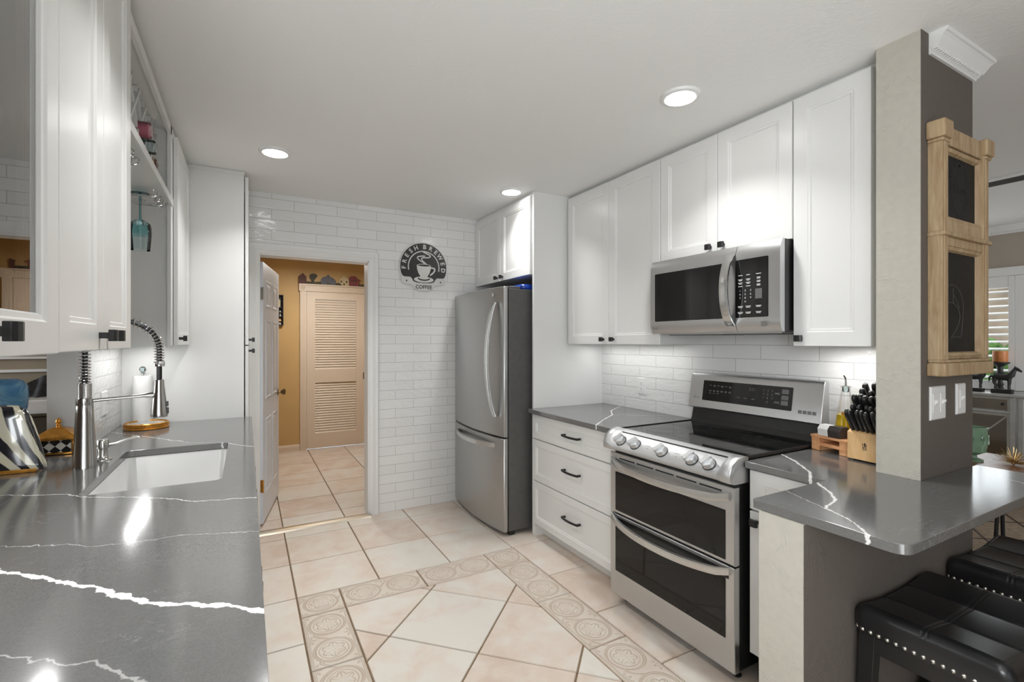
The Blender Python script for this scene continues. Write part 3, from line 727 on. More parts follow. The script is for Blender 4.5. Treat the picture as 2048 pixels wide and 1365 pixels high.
# ---- left: wall cabinets
LU = left_map(-.30); XB = -.6215
def left_cab(label, y0, y1): return thing('wall_cabinet', label, 'cabinet', (-.46, (y0+y1)/2, ZB), 'white wall cabinets')
t = left_cab('white wall cabinet with glass doors over the counter', .55, 1.164)
zt = 2.40
MB().box(-.6215, -.6145, .55, 1.164, ZB, zt).box(-.6145, -.3205, .55, .568, ZB, zt).box(-.6145, -.3205, 1.146, 1.164, ZB, zt).box(-.6145, -.3205, .568, 1.146, ZB, ZB+.018).box(-.6145, -.3205, .568, 1.146, zt-.018, zt).build('body', 'cab', t)
for y0, y1, kn in ((.55, .857, (.806, 1.383)), (.857, 1.164, (.888, 1.383))):
    M2 = lambda a, b, c, y0=y0: LU(y0+.0016+a, ZB-.003+b, c)
    wv_, hv_ = y1-y0-.0032, zt-ZB+.002
    d = MB().rects(M2, wv_, hv_, [(.062, -.0185), (0, -.0185), (0, -.0018), (.0018, 0), (.055, 0), (.059, -.004), (.067, -.005), (.070, -.010), (.070, -.0185), (.062, -.0185)], hole=True).build('door', 'cab', t)
    MB().mbox(M2, .062, wv_-.062, .062, hv_-.062, -.015, -.011).build('glass_pane', 'winglass', d, 'clear glass pane')
    knob(d, LU, *kn)
t = left_cab('white double-door wall cabinet above the faucet', 1.166, 1.786)
MB().box(XB, -.3205, 1.1665, 1.7855, ZB, zt).build('body', 'cab', t)
door(t, LU, 1.166, 1.478, ZB-.003, zt, kn=(1.440, 1.383)); door(t, LU, 1.478, 1.786, ZB-.003, zt, kn=(1.512, 1.383))
# open wine cabinet with shelf and lattice
t = thing('wine_cabinet', 'open white wall cabinet with wine rack shelf', 'cabinet', (-.46, 2.31, ZB))
MB().box(XB, -.6145, 1.787, 2.838, ZB, 2.40).build('back_panel', 'cab', t)
for ya in (1.787, 2.826): MB().box(-.6145, -.32, ya, ya+.0125, ZB, 2.40).build('side_panel', 'cab', t)
MB().box(-.6145, -.322, 1.80, 2.826, 2.382, 2.40).build('top_panel', 'cab', t)
MB().box(-.6145, -.322, 1.80, 2.826, 2.028, 2.046).box(-.324, -.312, 1.80, 2.83, 2.018, 2.05).build('shelf', 'cab', t)
MB().box(-.332, -.318, 1.80, 2.826, 2.36, 2.40).box(-.345, -.3325, 1.80, 2.826, 2.38, 2.40).box(-.332, -.318, 2.79, 2.838, ZB, 2.40).build('face_frame', 'cab', t)
lat = MB(); s_ = .145
for xs in (-.59, -.40):
    for k in range(-2, 8):
        for sg in (-1, 1):
            ya = 1.80 + k*s_; pts = []
            n = 40
            for i in range(n+1):
                z = 2.05 + (2.38-2.05)*i/n; y = ya + (z-2.05)*sg + (0 if sg > 0 else .33)
                if 1.801 < y < 2.825: pts.append((y, z))
            if len(pts) > 3:
                (ya_, za_), (yb_, zb_) = pts[0], pts[-1]; nx, nz = (zb_-za_), -(yb_-ya_); L = sqrt(nx*nx+nz*nz); nx, nz = nx/L*.006, nz/L*.006
                lat.prism([(ya_-nx, za_-nz), (yb_-nx, zb_-nz), (yb_+nx, zb_+nz), (ya_+nx, za_+nz)], xs + (.004 if sg > 0 else 0), xs + .02 + (.004 if sg > 0 else 0), lambda a, b, c: (c, a, b))
lat.build('wine_lattice', 'cab', t, 'white diagonal wine lattice')
# bottles in the lattice: bases toward the room, necks to the back
BOT = [(2.42, 2.222, 'pink', .033, 'pink wine bottle lying topmost in the rack'), (2.52, 2.190, 'clear', .030, 'clear wine bottle lying under the pink one'),
       (2.545, 2.122, 'amber', .028, 'wine bottle with cream label and dark red foot'), (2.43, 2.083, 'teal', .028, 'teal bottle lying low in the rack'), (2.60, 2.083, 'teal', .028, 'teal bottle lying behind the cream-labelled one')]
BM = {'pink': glassm('pink_bottle_glass', (.95, .78, .82), 1.5), 'clear': MT['paleglass'], 'amber': simple('dark_red_bottle', (.10, .012, .012), .1, coat=.4), 'teal': simple('teal_bottle', (.01, .22, .30), .1, coat=.4)}
MT['winefill'] = simple('pink_wine', (.80, .33, .42), .25); MT['creamlabel'] = simple('cream_label', (.62, .54, .34), .6)
for y, z, kd, r, lb in BOT:
    M_ = fm((-.335 if kd != 'teal' else -.36, y, z), (0, 1, 0), UZ, (-1, 0, 0))
    t = thing('wine_bottle', lb, 'bottle', M_(0, 0, 0), 'bottles in the wine rack')
    MB().lathe([(.004, .006), (r*.8, .002), (r*.97, .006), (r, .014), (r, .155), (r*.9, .170), (r*.55, .195), (r*.38, .215), (r*.36, .245), (r*.36, .26)], M_, 24).build('bottle_body', BM[kd], t)
    if kd == 'pink': MB().lathe([(.003, .014), (r*.93, .014), (r*.93, .152), (r*.5, .185), (.003, .19)], M_, 20).build('wine', 'winefill', t)
    if kd == 'amber': MB().lathe([(r+.0008, .009), (r+.0008, .15)], M_, 24, caps=False).build('bottle_label', 'creamlabel', t, 'cream paper label')
# stemware rail under the shelf and hanging glasses
t = thing('stemware_rack', 'chrome wire stemware rack under the wine shelf', 'rack', (-.45, 2.6, 2.02))
rk = MB()
for y in (2.045, 2.135, 2.56, 2.65, 2.72):
    rk.tube([(-.60, y, 2.012), (-.60, y, 1.992), (-.38, y, 1.992), (-.352, y, 1.992), (-.338, y, 2.0), (-.336, y, 2.014), (-.345, y, 2.022), (-.355, y, 2.02), (-.36, y, 1.994)], .0028, 8)
for y in (2.045, 2.56, 2.72): rk.tube([(-.60, y-.0, 1.995), (-.56, y, 1.988), (-.33, y, 1.988)], .0022, 6)
rk.tube([(-.5, 2.02, 2.012), (-.5, 2.75, 2.012)], .0025, 6)
rk.build('wire_rail', 'chrome', t)
def glass(y, x, lb):
    t = thing('wine_glass', lb, 'glass', (x, y, 1.765), 'glasses hanging from the rack')
    q = lambda a, b, c: (x+a, y+b, 2.008-c)
    MB().lathe([(.034, -.001), (.034, .002), (.012, .005), (.005, .012), (.0038, .05), (.0042, .11), (.010, .118)], q, 28).build('foot_and_stem', 'tealglass', t, 'teal tinted foot and stem')
    m1 = MB().lathe([(.006, .112), (.022, .118), (.036, .130), (.041, .150), (.0415, .18)], q, 32, caps=False); m1.build('bowl', 'tealglass', t, 'teal glass bowl')
    MB().lathe([(.0415, .18), (.039, .21), (.036, .245)], q, 32, caps=False).build('rim', 'paleglass', t, 'clear glass rim')
glass(2.60, -.405, 'teal-stemmed wine glass hanging upside down from the rack')
# narrow cabinet and pantry
t = left_cab('narrow white wall cabinet next to the pantry', 2.84, 3.447)
MB().box(XB, -.3205, 2.8395, 3.447, ZB, 2.405).build('body', 'cab', t)
door(t, LU, 2.885, 3.445, ZB-.003, 2.38, kn=(2.93, 1.383))
t = thing('pantry_cabinet', 'tall white pantry cabinet next to the hall doorway', 'cabinet', (-.3, 3.65, 0))
MB().box(-.6215, -.017, 3.449, 3.863, 0, CEIL-.002).box(-.6215, -.013, 3.446, 3.451, 2.405, CEIL-.002).build('body', 'cab', t)
LP_ = left_map(.008)
door(t, LP_, 3.455, 3.855, 1.345, 2.40, kn=(3.50, 1.378)); door(t, LP_, 3.455, 3.855, .10, 1.341, kn=(3.50, 1.308))
# ---- left base cabinets
def base(label, y0, y1, kns):
    t = thing('base_cabinet', label, 'cabinet', (-.3, (y0+y1)/2, 0), 'white base cabinets')
    MB().box(-.6, -.0165, y0+.001, y1-.001, .09, .6 if (y0 < 2.3 < y1) else .866).box(-.6, -.07, y0+.001, y1-.001, 0, .09).build('body', 'cab', t)
    LB = left_map(.0025); n = len(kns); wd = (y1-y0)/n
    for i, k in enumerate(kns): door(t, LB, y0+i*wd, y0+(i+1)*wd, .095, .862, kn=(y0+i*wd+k, .72))
base('white sink base cabinet under the left counter', 1.86, 2.70, [.375, .06]); base('white base cabinet left of the sink base', 1.10, 1.86, [.33, .43-.38]); base('white base cabinet nearest the camera', .30, 1.10, [.35, .05]); base('white base cabinet beside the pantry', 2.70, 3.44, [.06])

# ================================================================== COUNTERTOPS AND SINK
CT, CB_ = .895, .868
hole = (-.455, -.077, 1.93, 2.62)
def counter_hole():
    m = MB(); X0, X1, Y0, Y1 = -.622, .0265, -1.2, 3.446
    h = rrect(hole[0], hole[1], hole[2], hole[3], .025, 4)
    n = len(h)//4; mids = [n*i + n//2 for i in range(4)]       # corner midpoints: ++, -+, --, +-
    oc = [(X1, Y1), (X0, Y1), (X0, Y0), (X1, Y0)]
    for z in (CT, CB_):
        for k in range(4):
            a, b = mids[k], mids[(k+1) % 4]; idx = list(range(a, b+1)) if b > a else list(range(a, len(h))) + list(range(0, b+1))
            poly = [oc[k], oc[(k+1) % 4]] + [h[i] for i in idx[::-1]]
            m.add([(x, y, z) for x, y in poly], [tuple(range(len(poly)))])
    L = len(h)
    m.add([(x, y, CT) for x, y in h] + [(x, y, CB_) for x, y in h], [(i, (i+1) % L, L+(i+1) % L, L+i) for i in range(L)])
    m.add([(x, y, CT) for x, y in oc] + [(x, y, CB_) for x, y in oc], [(i, (i+1) % 4, 4+(i+1) % 4, 4+i) for i in range(4)])
    return m
o = counter_hole().build('countertop', 'qleft', bevel=.0018); o['label'] = 'long gray veined quartz countertop with the sink cut-out'; o['category'] = 'countertop'
o = MB().box(-.95, -.6225, -.29, 2.764, .868, .895).build('ledge', 'qleft', bevel=.0015); o['label'] = 'gray quartz ledge running through the pass-through'; o['category'] = 'ledge'
sk = MB(); hx0, hx1, hy0, hy1 = hole
rg = []
for off, z in ((-.03, .866), (.001, .866), (.004, .86), (.010, .72), (.03, .69), (.10, .684)):
    rg.append([(x, y, z) for x, y in rrect(hx0+off, hx1-off, hy0+off, hy1-off, max(.02, .03), 5)])
sk.loft(rg, True, False, True); sk.add(rg[-1], [tuple(range(len(rg[-1])))], False)
t = thing('sink', 'white undermount kitchen sink set in the gray counter', 'sink', ((hx0+hx1)/2, (hy0+hy1)/2, .684))
sk.build('basin', 'porc', t, fix=True, ang=60)
MB().lathe([(.045, 0), (.045, .003), (.03, .004), (.028, .001), (.002, .001)], lambda a, b, c: (-.27+a, 2.3+b, .6842+c), 24).build('drain', 'chrome', t, 'chrome drain')
o = MB().box(1.725, 2.3835, 1.992, 2.9055, CB_, CT).build('countertop', 'qright', bevel=.0018); o['label'] = 'gray veined quartz countertop over the three drawers'; o['category'] = 'countertop'
pen = [(2.45, .762)] + [(2.3835, .762), (2.3835, 1.2275), (1.725, 1.2275), (1.725, .925)] + arc(1.343, .917, .008, 90, 180, 3) + arc(1.372, .572, .037, 180, 270, 14) + [(2.45, .535)]
o = MB().prism(pen, CB_+.0003, CT, smooth=True).build('countertop', 'qright', bevel=.0018, ang=30); o['label'] = 'L-shaped gray quartz peninsula countertop with white vein'; o['category'] = 'countertop'

# ================================================================== APPLIANCES
# ---- refrigerator (bottom freezer)
t = thing('refrigerator', 'stainless steel bottom-freezer refrigerator beside the tiled wall', 'refrigerator', (1.95, 3.4, 0))
FY0_, FY1_ = 2.962, 3.858
MB().box(1.605, 2.33, FY0_+.004, FY1_-.004, .035, 1.738).build('body', 'gray', t, 'dark gray textured side', bevel=.003)
def fr_poly(x_in):
    n = 16; pts = []
    for i in range(n+1):
        s = -1 + 2*i/n; y = (FY0_+FY1_)/2 + s*(FY1_-FY0_)/2
        x = 1.520 + .042*s*s
        pts.append((x, y))
    pts[0] = (1.570, FY0_); pts[-1] = (1.570, FY1_)
    pts.insert(1, (1.5635, FY0_+.003)); pts.insert(-1, (1.5635, FY1_-.003))
    return pts + [(x_in, FY1_), (x_in, FY0_)]
def fdoor(name, z0, z1):
    m = MB(); poly = fr_poly(1.592); n = len(poly)
    rings = []
    cx0 = 1.57
    for z, k in ((z0, .006), (z0+.003, .0), (z1-.004, 0), (z1, .006)):
        rings.append([(x + (k if x < 1.57 else 0), y, z) for x, y in poly])
    m.loft(rings, True, True, True); return m.build(name, 'steelf', t, ang=50)
dr = fdoor('door', .697, 1.752); fz = fdoor('freezer_drawer', .035, .687)
MB().box(1.592, 1.605, FY0_+.008, FY1_-.008, .05, 1.735).build('gasket', 'bplast', t)
MB().box(1.60, 1.70, FY0_+.01, FY0_+.075, 1.738, 1.757).build('hinge_cover', 'gray', t, bevel=.003)
for xa in (1.62, 2.25):
    for ya in (FY0_+.02, FY1_-.06): MB().box(xa, xa+.04, ya, ya+.04, 0, .0352).build('foot', 'bplast', t)
m = MB(); pts = []
for i in range(25):
    s = -1+2*i/24; pts.append((1.528 - .060*(1-s*s)**.8 if abs(s) < 1 else 1.528, 3.040 + .010*(1-s*s), 1.238 + .402*s))
m.ribbon(pts, (0, .017, 0), (.009, 0, 0))
m.build('door_handle', 'steelh', dr, 'curved bar handle')
m = MB(); pts = []
for i in range(25):
    s = -1+2*i/24; y = 3.40 + .335*s; pts.append((1.520 + .042*((y-3.41)/.448)**2 - .052*(1-s*s)**.7 if abs(s) < 1 else 1.522 + .03, y, .628))
m.ribbon(pts, (0, 0, .017), (.009, 0, 0)); m.build('drawer_handle', 'steelh', fz, 'curved bar handle')
m = MB().lathe([(.014, 0), (.014, .0015), (.001, .0018)], fm((1.5405, 3.085, 1.70), (0, 1, 0), UZ, (-1, 0, 0)), 20); m.build('badge', 'chrome', dr)
o = MB().loft([[(x, y, z) for x, y in rrect(1.715+d, 1.90-d, 2.975+d, 3.25-d, .03)] for d, z in ((.012, 1.7385), (.002, 1.748), (0, 1.768), (.004, 1.776), (.02, 1.778))]).build('tray', 'bluep'); o['label'] = 'blue plastic tray lying on top of the refrigerator'; o['category'] = 'tray'

# ---- over-the-range microwave
t = thing('microwave', 'stainless over-the-range microwave above the cooktop', 'microwave', (2.18, 1.61, 1.408))
MY0, MY1, MZ0, MZ1, MX = 1.238, 1.984, 1.410, 1.808, 1.972
MB().box(2.005, 2.383, MY0, MY1, MZ0+.004, MZ1).build('body', 'bplast', t, 'black casing', bevel=.002)
def mslab(y0, y1, name, par, win, ends=(0, 0)):
    m = MB()
    prof = []
    for k in range(41):                                    # gently rounded top and bottom of the front
        u = k/40; z = MZ0 + (MZ1-MZ0)*u; d = .018*max(0, (abs(2*u-1)-.70)/.30)**2.2; prof.append((MX + d, z))
    P = [(2.004, MZ0)] + prof + [(2.004, MZ1)]
    m.prism(P, y0, y1, lambda a, b, c: (a, c, b), smooth=True)
    return m.build(name, 'steel', par)
md = mslab(1.452, MY1, 'door', t, None); mc = mslab(MY0, 1.450, 'control_panel', t, None)
def pane_mat(x, y0, y1, z0, z1, name, par, mat='bglass', r=.006, th=.003, label=None):
    return MB().prism(rrect(y0, y1, z0, z1, r), x, x+th, lambda a, b, c: (c, a, b)).build(name, mat, par, label)
pane_mat(MX-.0012, 1.490, 1.950, 1.476, 1.736, 'window', md, label='dark door window')
pane_mat(MX-.0012, 1.290, 1.462-.013, 1.476, 1.740, 'keypad', mc, label='black keypad glass')
m = MB(); pts = []
for i in range(21):
    s = -1+2*i/20; pts.append((MX - .004 - .052*(1-s*s)**.75 if abs(s) < 1 else MX-.002, 1.472 , 1.606 + .166*s))
m.ribbon(pts, (0, .021, 0), (.008, 0, 0)); m.build('door_handle', 'steelh', md, 'bowed vertical handle')
KM = lambda y, z, s=1: (lambda a, b, c: (MX-.0016-c, y-a*s, z+b*s))
m = MB()
def dash(m, Mx, y, z, wd, h=.0028, x=None): m.mbox(lambda a, b, c: Mx(y, z, 1)(a, b, c), -wd/2, wd/2, -h/2, h/2, 0, .0003)
cols = (1.424, 1.385, 1.335)
for y, wd in zip(cols, (.022, .018, .024)): dash(m, KM, y, 1.668, wd)
for r_, z in enumerate((1.649, 1.634, 1.618)):
    for y in cols[:2]: dash(m, KM, y, z, .022); (r_ < 2) and dash(m, KM, y, z-.005, .014)
    dash(m, KM, cols[2], z+.003, .018); dash(m, KM, cols[2], z-.002, .016)
for r_, row in enumerate(('123', '456', '789', ' 0 ')):
    for y, ch in zip((1.426, 1.400, 1.373), row):
        if ch != ' ': m.text(ch, .012, KM(y, 1.598 - r_*.0165 - .004), .0003)
for z in (1.527, 1.500):
    for y in cols: dash(m, KM, y, z, .026); dash(m, KM, y, z-.005, .02)
m.build('keypad_print', 'label', mc)
MB().mbox(KM(1.335, 1.580), -.016, .016, -.022, .022, -.0002, .0003).build('start_key', 'logo', mc)
def roundlogo(M_, r, par, mat='logo'):
    m = MB(); n = 26
    ring = [[M_(q*cos(2*pi*i/n*.86+.75), q*sin(2*pi*i/n*.86+.75), c) for i in range(n)] for q, c in ((r, 0), (r, .0004), (r*.84, .0004), (r*.84, 0))]
    m.loft(ring, False, False, False)
    m.mbox(M_, -.0*r, .62*r, -.07*r, .07*r, 0, .0004).mbox(M_, -.22*r, -.08*r, -.4*r, .42*r, 0, .0004).mbox(M_, -.22*r, .12*r, -.4*r, -.27*r, 0, .0004)
    m.ball(M_(-.42*r, .38*r, 0), .1*r, 8, 5)
    m.text('LG', r*1.7, lambda a, b, c: M_(a+r*1.35, b-r*.62, c), .0003, 'LEFT')
    return m.build('logo', mat, par)
roundlogo(KM(1.958, 1.440), .009, md)
m = MB().mbox(KM(1.312, 1.445), -.011, .011, -.011, -.009, 0, .0004).mbox(KM(1.312, 1.445), -.011, .011, .009, .011, 0, .0004).mbox(KM(1.312, 1.445), -.011, -.009, -.011, .011, 0, .0004).mbox(KM(1.312, 1.445), .009, .011, -.011, .011, 0, .0004)
m.text('W', .013, lambda a, b, c: KM(1.312, 1.441)(a, b, c), .0003); m.build('emblem', 'logo', mc)
m = MB().box(2.02, 2.37, 1.26, 1.96, 1.4045, 1.4138)
m.build('underside_panel', 'steel', t)
MB().box(2.05, 2.30, 1.30, 1.58, 1.401, 1.405).box(2.05, 2.30, 1.64, 1.92, 1.401, 1.405).build('grease_filter', 'gray', t)

# ---- double-oven range
t = thing('range', 'stainless double-oven electric range with black glass cooktop', 'range', (2.0, 1.61, 0))
RY0, RY1 = 1.237, 1.985; RX = 1.682
MB().box(RX+.032, 2.36, RY0+.006, RY1-.006, .055, .898).build('body', 'bplast', t, 'black painted sides', bevel=.002)
for y in (RY0+.05, RY1-.05):
    for x in (1.76, 2.3): MB().lathe([(.016, 0), (.018, .006), (.011, .012), (.011, .056)], lambda a, b, c, x=x, y=y: (x+a, y+b, c), 14).build('foot', 'bplast', t)
# cooktop glass with steel edge
MB().box(1.745, 2.285, RY0, RY1, .897, .9045).build('cooktop', 'bglass', t, 'black glass cooktop', bevel=.003)
for ya in (RY0-.0015, RY1-.008): MB().box(1.742, 2.31, ya, ya+.0095, .896, .909).build('cooktop_edge', 'bplast', t, bevel=.002)
for x, y, r in ((1.90, 1.42, .11), (1.90, 1.80, .085), (2.13, 1.43, .08), (2.13, 1.79, .10)):
    m = MB()
    for q in (r, r*.62): m.lathe([(q, 0), (q, .0003), (q-.0012, .0003), (q-.0012, 0)], lambda a, b, c, x=x, y=y: (x+a, y+b, .9045+c), 48, caps=False)
    m.build('burner_print', 'bplast', t)
# black riser and tilted back guard
m = MB().prism([(2.285, .9), (2.300, .93), (2.312, .985), (2.36, .985), (2.36, .9)], RY0+.004, RY1-.004, lambda a, b, c: (a, c, b)); m.build('riser', 'bplast', t, 'glossy black riser', bevel=.002)
BGt = [(2.292, .985), (2.289, .991), (2.291, 1.004), (2.318, 1.168), (2.325, 1.181), (2.338, 1.186), (2.352, 1.183), (2.356, 1.17), (2.356, .985)]
bgo = MB().prism(BGt, RY0+.008, RY1+.012, lambda a, b, c: (a, c, b), smooth=True).build('back_guard', 'steel', t, ang=30, bevel=.002)
sl = Vector((.027, 0, .164)).normalized(); nl_ = Vector((-sl.z, 0, sl.x))
BG = lambda y, h: (lambda a, b, c: tuple(Vector((2.291, y-a, 1.004)) + sl*(h+b) + nl_*c))
def BGp(a, b, c): return tuple(Vector((2.291, a, 1.004)) + sl*b + nl_*c)
MB().prism(rrect(1.385, 1.905, .028, .142, .006), -.001, .0015, BGp).build('display', 'bglass', bgo, 'black touch display')
m = MB(); KD = lambda y, h: BG(y, h)
def ddash(y, h, wd, hh=.0026): m.mbox(lambda a, b, c: BG(y, h)(a, b, c+.0016), -wd/2, wd/2, -hh/2, hh/2, 0, .0003)
for i, y in enumerate((1.855, 1.83, 1.805, 1.78, 1.755, 1.73)):
    for h in (.116, .088): ddash(y, h, .014); ((i % 2) or h < .1) and ddash(y, h-.005, .012)
    if i < 3: ddash(y, .072, .013)
for y in (1.675, 1.635, 1.59): ddash(y, .064, .018)
for r_, row in enumerate(('123', '456', '789', ' 0 ')):
    for y, ch in zip((1.535, 1.512, 1.489), row):
        if ch != ' ': m.text(ch, .014, lambda a, b, c, y=y, h=.112-r_*.0195: BG(y, h)(a, b, c+.0016), .0003)
for h in (.108, .064): ddash(1.462, h, .024); ddash(1.462, h-.005, .03)
m.text('3:21', .02, lambda a, b, c: BG(1.60, .108)(a, b, c+.0016), .0003)
m.build('display_print', 'labeld', bgo)
for h, hh in ((.118, .022), (.088, .022), (.062, .022)): MB().prism(rrect(1.405, 1.440, h-hh/2, h+hh/2, .002), .0015, .002, BGp).build('touch_key', 'logo', bgo)
roundlogo(lambda a, b, c: BG(1.955, .042)(a, b, c+.0006), .008, bgo)
m = MB()
for i in range(4):
    q = BG(1.345 - i*.022, .030); m.mbox(q, -.009, .009, -.008, .008, .0003, .0008)
m.build('emblem', 'logo', bgo)
# control panel: sloped fascia, fuller rounded wings at both ends
def fascia(k):
    s = [(1.668, .806), (1.650, .812), (1.644, .824), (1.648, .836), (1.690, .878), (1.728, .902), (1.742, .9075), (1.752, .907), (1.752, .806)]
    e = [(1.668, .806), (1.645, .812), (1.640, .830), (1.641, .852), (1.652, .880), (1.690, .906), (1.735, .912), (1.752, .907), (1.752, .806)]
    return [(a[0]+(b[0]-a[0])*k, a[1]+(b[1]-a[1])*k) for a, b in zip(s, e)]
m = MB(); rings = []
for y, k in [(RY0-.006, .85), (RY0-.003, 1), (RY0+.02, 1), (RY0+.034, .9), (RY0+.045, .55), (RY0+.056, .15), (RY0+.064, 0), ((RY0+RY1)/2, 0), (RY1-.064, 0), (RY1-.056, .15), (RY1-.045, .55), (RY1-.034, .9), (RY1-.02, 1), (RY1+.003, 1), (RY1+.006, .85)]:
    rings.append([(x, y, z) for x, z in fascia(k)])
m.loft(rings, True, True, True); MT['steelr'] = steel('satin_stainless', rough=.44); cp = m.build('control_panel', 'steelr', t, 'sloped steel control panel', ang=55)
fs = Vector((.042, 0, .042)).normalized(); fn = Vector((-fs.z, 0, fs.x)); fc = Vector((1.672, 0, .860))
for y in (1.885, 1.782, 1.610, 1.440, 1.352):
    KM_ = lambda a, b, c, y=y: tuple(fc + Vector((0, y-a, 0)) + fs*b + fn*c)
    kb = MB().lathe([(.027, .001), (.027, .012), (.0262, .0135), (.0262, .0165), (.027, .018), (.0262, .024), (.024, .0265), (.002, .0265)], KM_, 32)
    kb.build('control_knob', 'steelr', cp, ang=40)
    MB().lathe([(.0300, -.004), (.0300, .0022), (.0265, .0024)], KM_, 28, caps=False).build('knob_base', 'bplast', cp, 'black knob base ring')
    kc = MB().prism([(-.0095, -.0265), (.0095, -.0265), (.0095, .0265), (-.0095, .0265)], .020, .041, lambda a, b, c, KM_=KM_: KM_(a*cos(.5)+b*sin(.5), -a*sin(.5)+b*cos(.5), c))
    kc.build('knob_grip', 'steelr', cp, bevel=.0025)
m = MB()
for y in (1.70, 1.525):
    q = lambda a, b, c, y=y: tuple(fc + Vector((0, y-a, 0)) + fs*b + fn*c)
    m.mbox(q, -.002, .002, -.006, -.002, -.0005, .0004).mbox(q, -.016, .01, .010, .0115, -.0005, .0004)
m.build('panel_print', 'logo', cp)
# doors
def odoor(name, z0, z1, w0, w1):
    m = MB(); M_ = fm((RX, RY0+.004, z0), (0, 1, 0), UZ, (-1, 0, 0)); wd = RY1-RY0-.008
    m.rects(M_, wd, z1-z0, [(.002, -.032), (0, -.028), (0, -.003), (.003, 0), (.012, 0)], back=True)
    d = m.build(name, 'steel', t)
    MB().prism(rrect(RY0+.045, RY1-.045, w0, w1, .003), RX-.0015, RX+.002, lambda a, b, c: (c, a, b)).build('oven_window', 'oglass', d, 'black oven window')
    return d
ud = odoor('upper_oven_door', .478, .788, .492, .692); ld = odoor('lower_oven_door', .052, .470, .178, .420)
def ohandle(par, z, dz):
    m = MB(); pts = []
    for i in range(29):
        s = -1+2*i/28; pts.append((RX - .004 - .052*(1-abs(s)**2.4), 1.611+.352*s, z - dz*(1-s*s) + .010*max(0, abs(s)-.85)/.15))
    m.ribbon(pts, (0, 0, .0165), (.008, 0, 0)); m.build('oven_handle', 'steelh', par, 'wide bowed steel handle')
ohandle(ud, .742, .014); ohandle(ld, .446, .020)
m = MB()
for i in range(5): m.box(RX-.0006, RX+.002, 1.30+i*.125, 1.30+i*.125+.11, .7615, .768)
m.build('vent_slots', 'gap', ud)
m = MB().mbox(lambda a, b, c: (c, a, b), RY0+.03, RY1-.03, .420, .455, RX-.001, RX+.002); m.build('handle_recess', 'bplast', ld)

# ================================================================== SINK FITTINGS
FX, FYc = -.535, 2.362; HX, HY = -.311, 2.392
hd = Vector((HX-FX, HY-FYc, 0)); HL = hd.length; hd.normalize()
t = thing('kitchen_faucet', 'tall stainless spring-neck kitchen faucet behind the sink', 'faucet', (FX, FYc, CT))
fl_ = lambda a, b, c: (FX+a, FYc+b, CT+c)
MB().lathe([(.036, 0), (.036, .004), (.0345, .01), (.031, .12), (.027, .20), (.0262, .232), (.0255, .234), (.0262, .236), (.0255, .258), (.018, .262)], fl_, 36).build('body', 'nickel', t, ang=40)
mm = MB(); zz = .258; pr = []
while zz < .312: pr += [(.0205, zz), (.0215, zz+.0015), (.0205, zz+.003)]; zz += .0036
mm.lathe(pr, fl_, 28).build('threaded_collar', 'nickel', t)
path = []; z0_, zc, Rr = CT+.312, 1.335, HL/2
L1 = zc-z0_; L2 = pi*Rr; L3 = zc-1.282; LT = L1+L2+L3
def fp(s):
    d = s*LT
    if d < L1: return Vector((FX, FYc, z0_+d)), Vector((0, 0, 1))
    d -= L1
    if d < L2:
        a = d/Rr; c = Rr*(1-cos(a)); return Vector((FX, FYc, zc + Rr*sin(a))) + hd*c, (hd*sin(a) + Vector((0, 0, cos(a)))).normalized()
    d -= L2; return Vector((HX, HY, zc-d)), Vector((0, 0, -1))
side = Vector((-hd.y, hd.x, 0))
turns = 40; N = turns*12; pts = []
for i in range(N+1):
    s = i/N; sw = s + .035*sin(2*pi*s)*-1
    p, tg = fp(min(1, max(0, sw))); nb = tg.cross(side)
    a = 2*pi*turns*s; pts.append(p + (side*cos(a) + nb*sin(a))*.0170)
MB().tube(pts, .0019, 6).build('spring', 'chrome', t, 'chrome coil spring')
MB().tube([fp(i/60)[0] for i in range(61)] + [Vector((HX, HY, 1.21))], .0095, 10).build('hose', 'bplast', t, 'black hose')
hh_ = lambda a, b, c: (HX+a, HY+b, c)
MB().lathe([(.0175, 1.268), (.0195, 1.270), (.0195, 1.284), (.0175, 1.287)], hh_, 24).build('collar_ring', 'chrome', t)
sp = MB().lathe([(.0275, 1.064), (.029, 1.068), (.0285, 1.075), (.0235, 1.135), (.0185, 1.175), (.0165, 1.205), (.0165, 1.213), (.010, 1.216)], hh_, 32).build('spray_head', 'nickel', t, ang=40)
MB().box(HX+.0215, HX+.0305, HY-.006, HY+.006, 1.105, 1.125).box(HX+.0225, HX+.0315, HY-.006, HY+.006, 1.075, 1.10).build('spray_button', 'bplast', sp, bevel=.002)
MB().tube([Vector((FX, FYc, 1.143)) + hd*q + Vector((0, 0, .012*q/HL)) for q in (.022, .08, .15, .175, .19, .21)], [.0065, .0062, .0062, .0075, .011, .012], 12).build('support_arm', 'nickel', t)
t = thing('soap_dispenser', 'brushed nickel soap dispenser pump beside the faucet', 'soap dispenser', (-.505, 2.475, CT))
q = lambda a, b, c: (-.505+a, 2.475+b, CT+c)
MB().lathe([(.030, 0), (.029, .004), (.020, .009), (.016, .018), (.0155, .045), (.020, .048), (.020, .078), (.017, .082), (.002, .083)], q, 28).build('body', 'nickel', t, ang=40)
MB().tube([q(.01, .003, .058), q(.04, .008, .062), (-.505+.07, 2.487, CT+.073), (-.505+.105, 2.495, CT+.078), (-.505+.115, 2.497, CT+.074)], [.0075, .007, .0062, .005, .004], 10).build('spout', 'nickel', t)

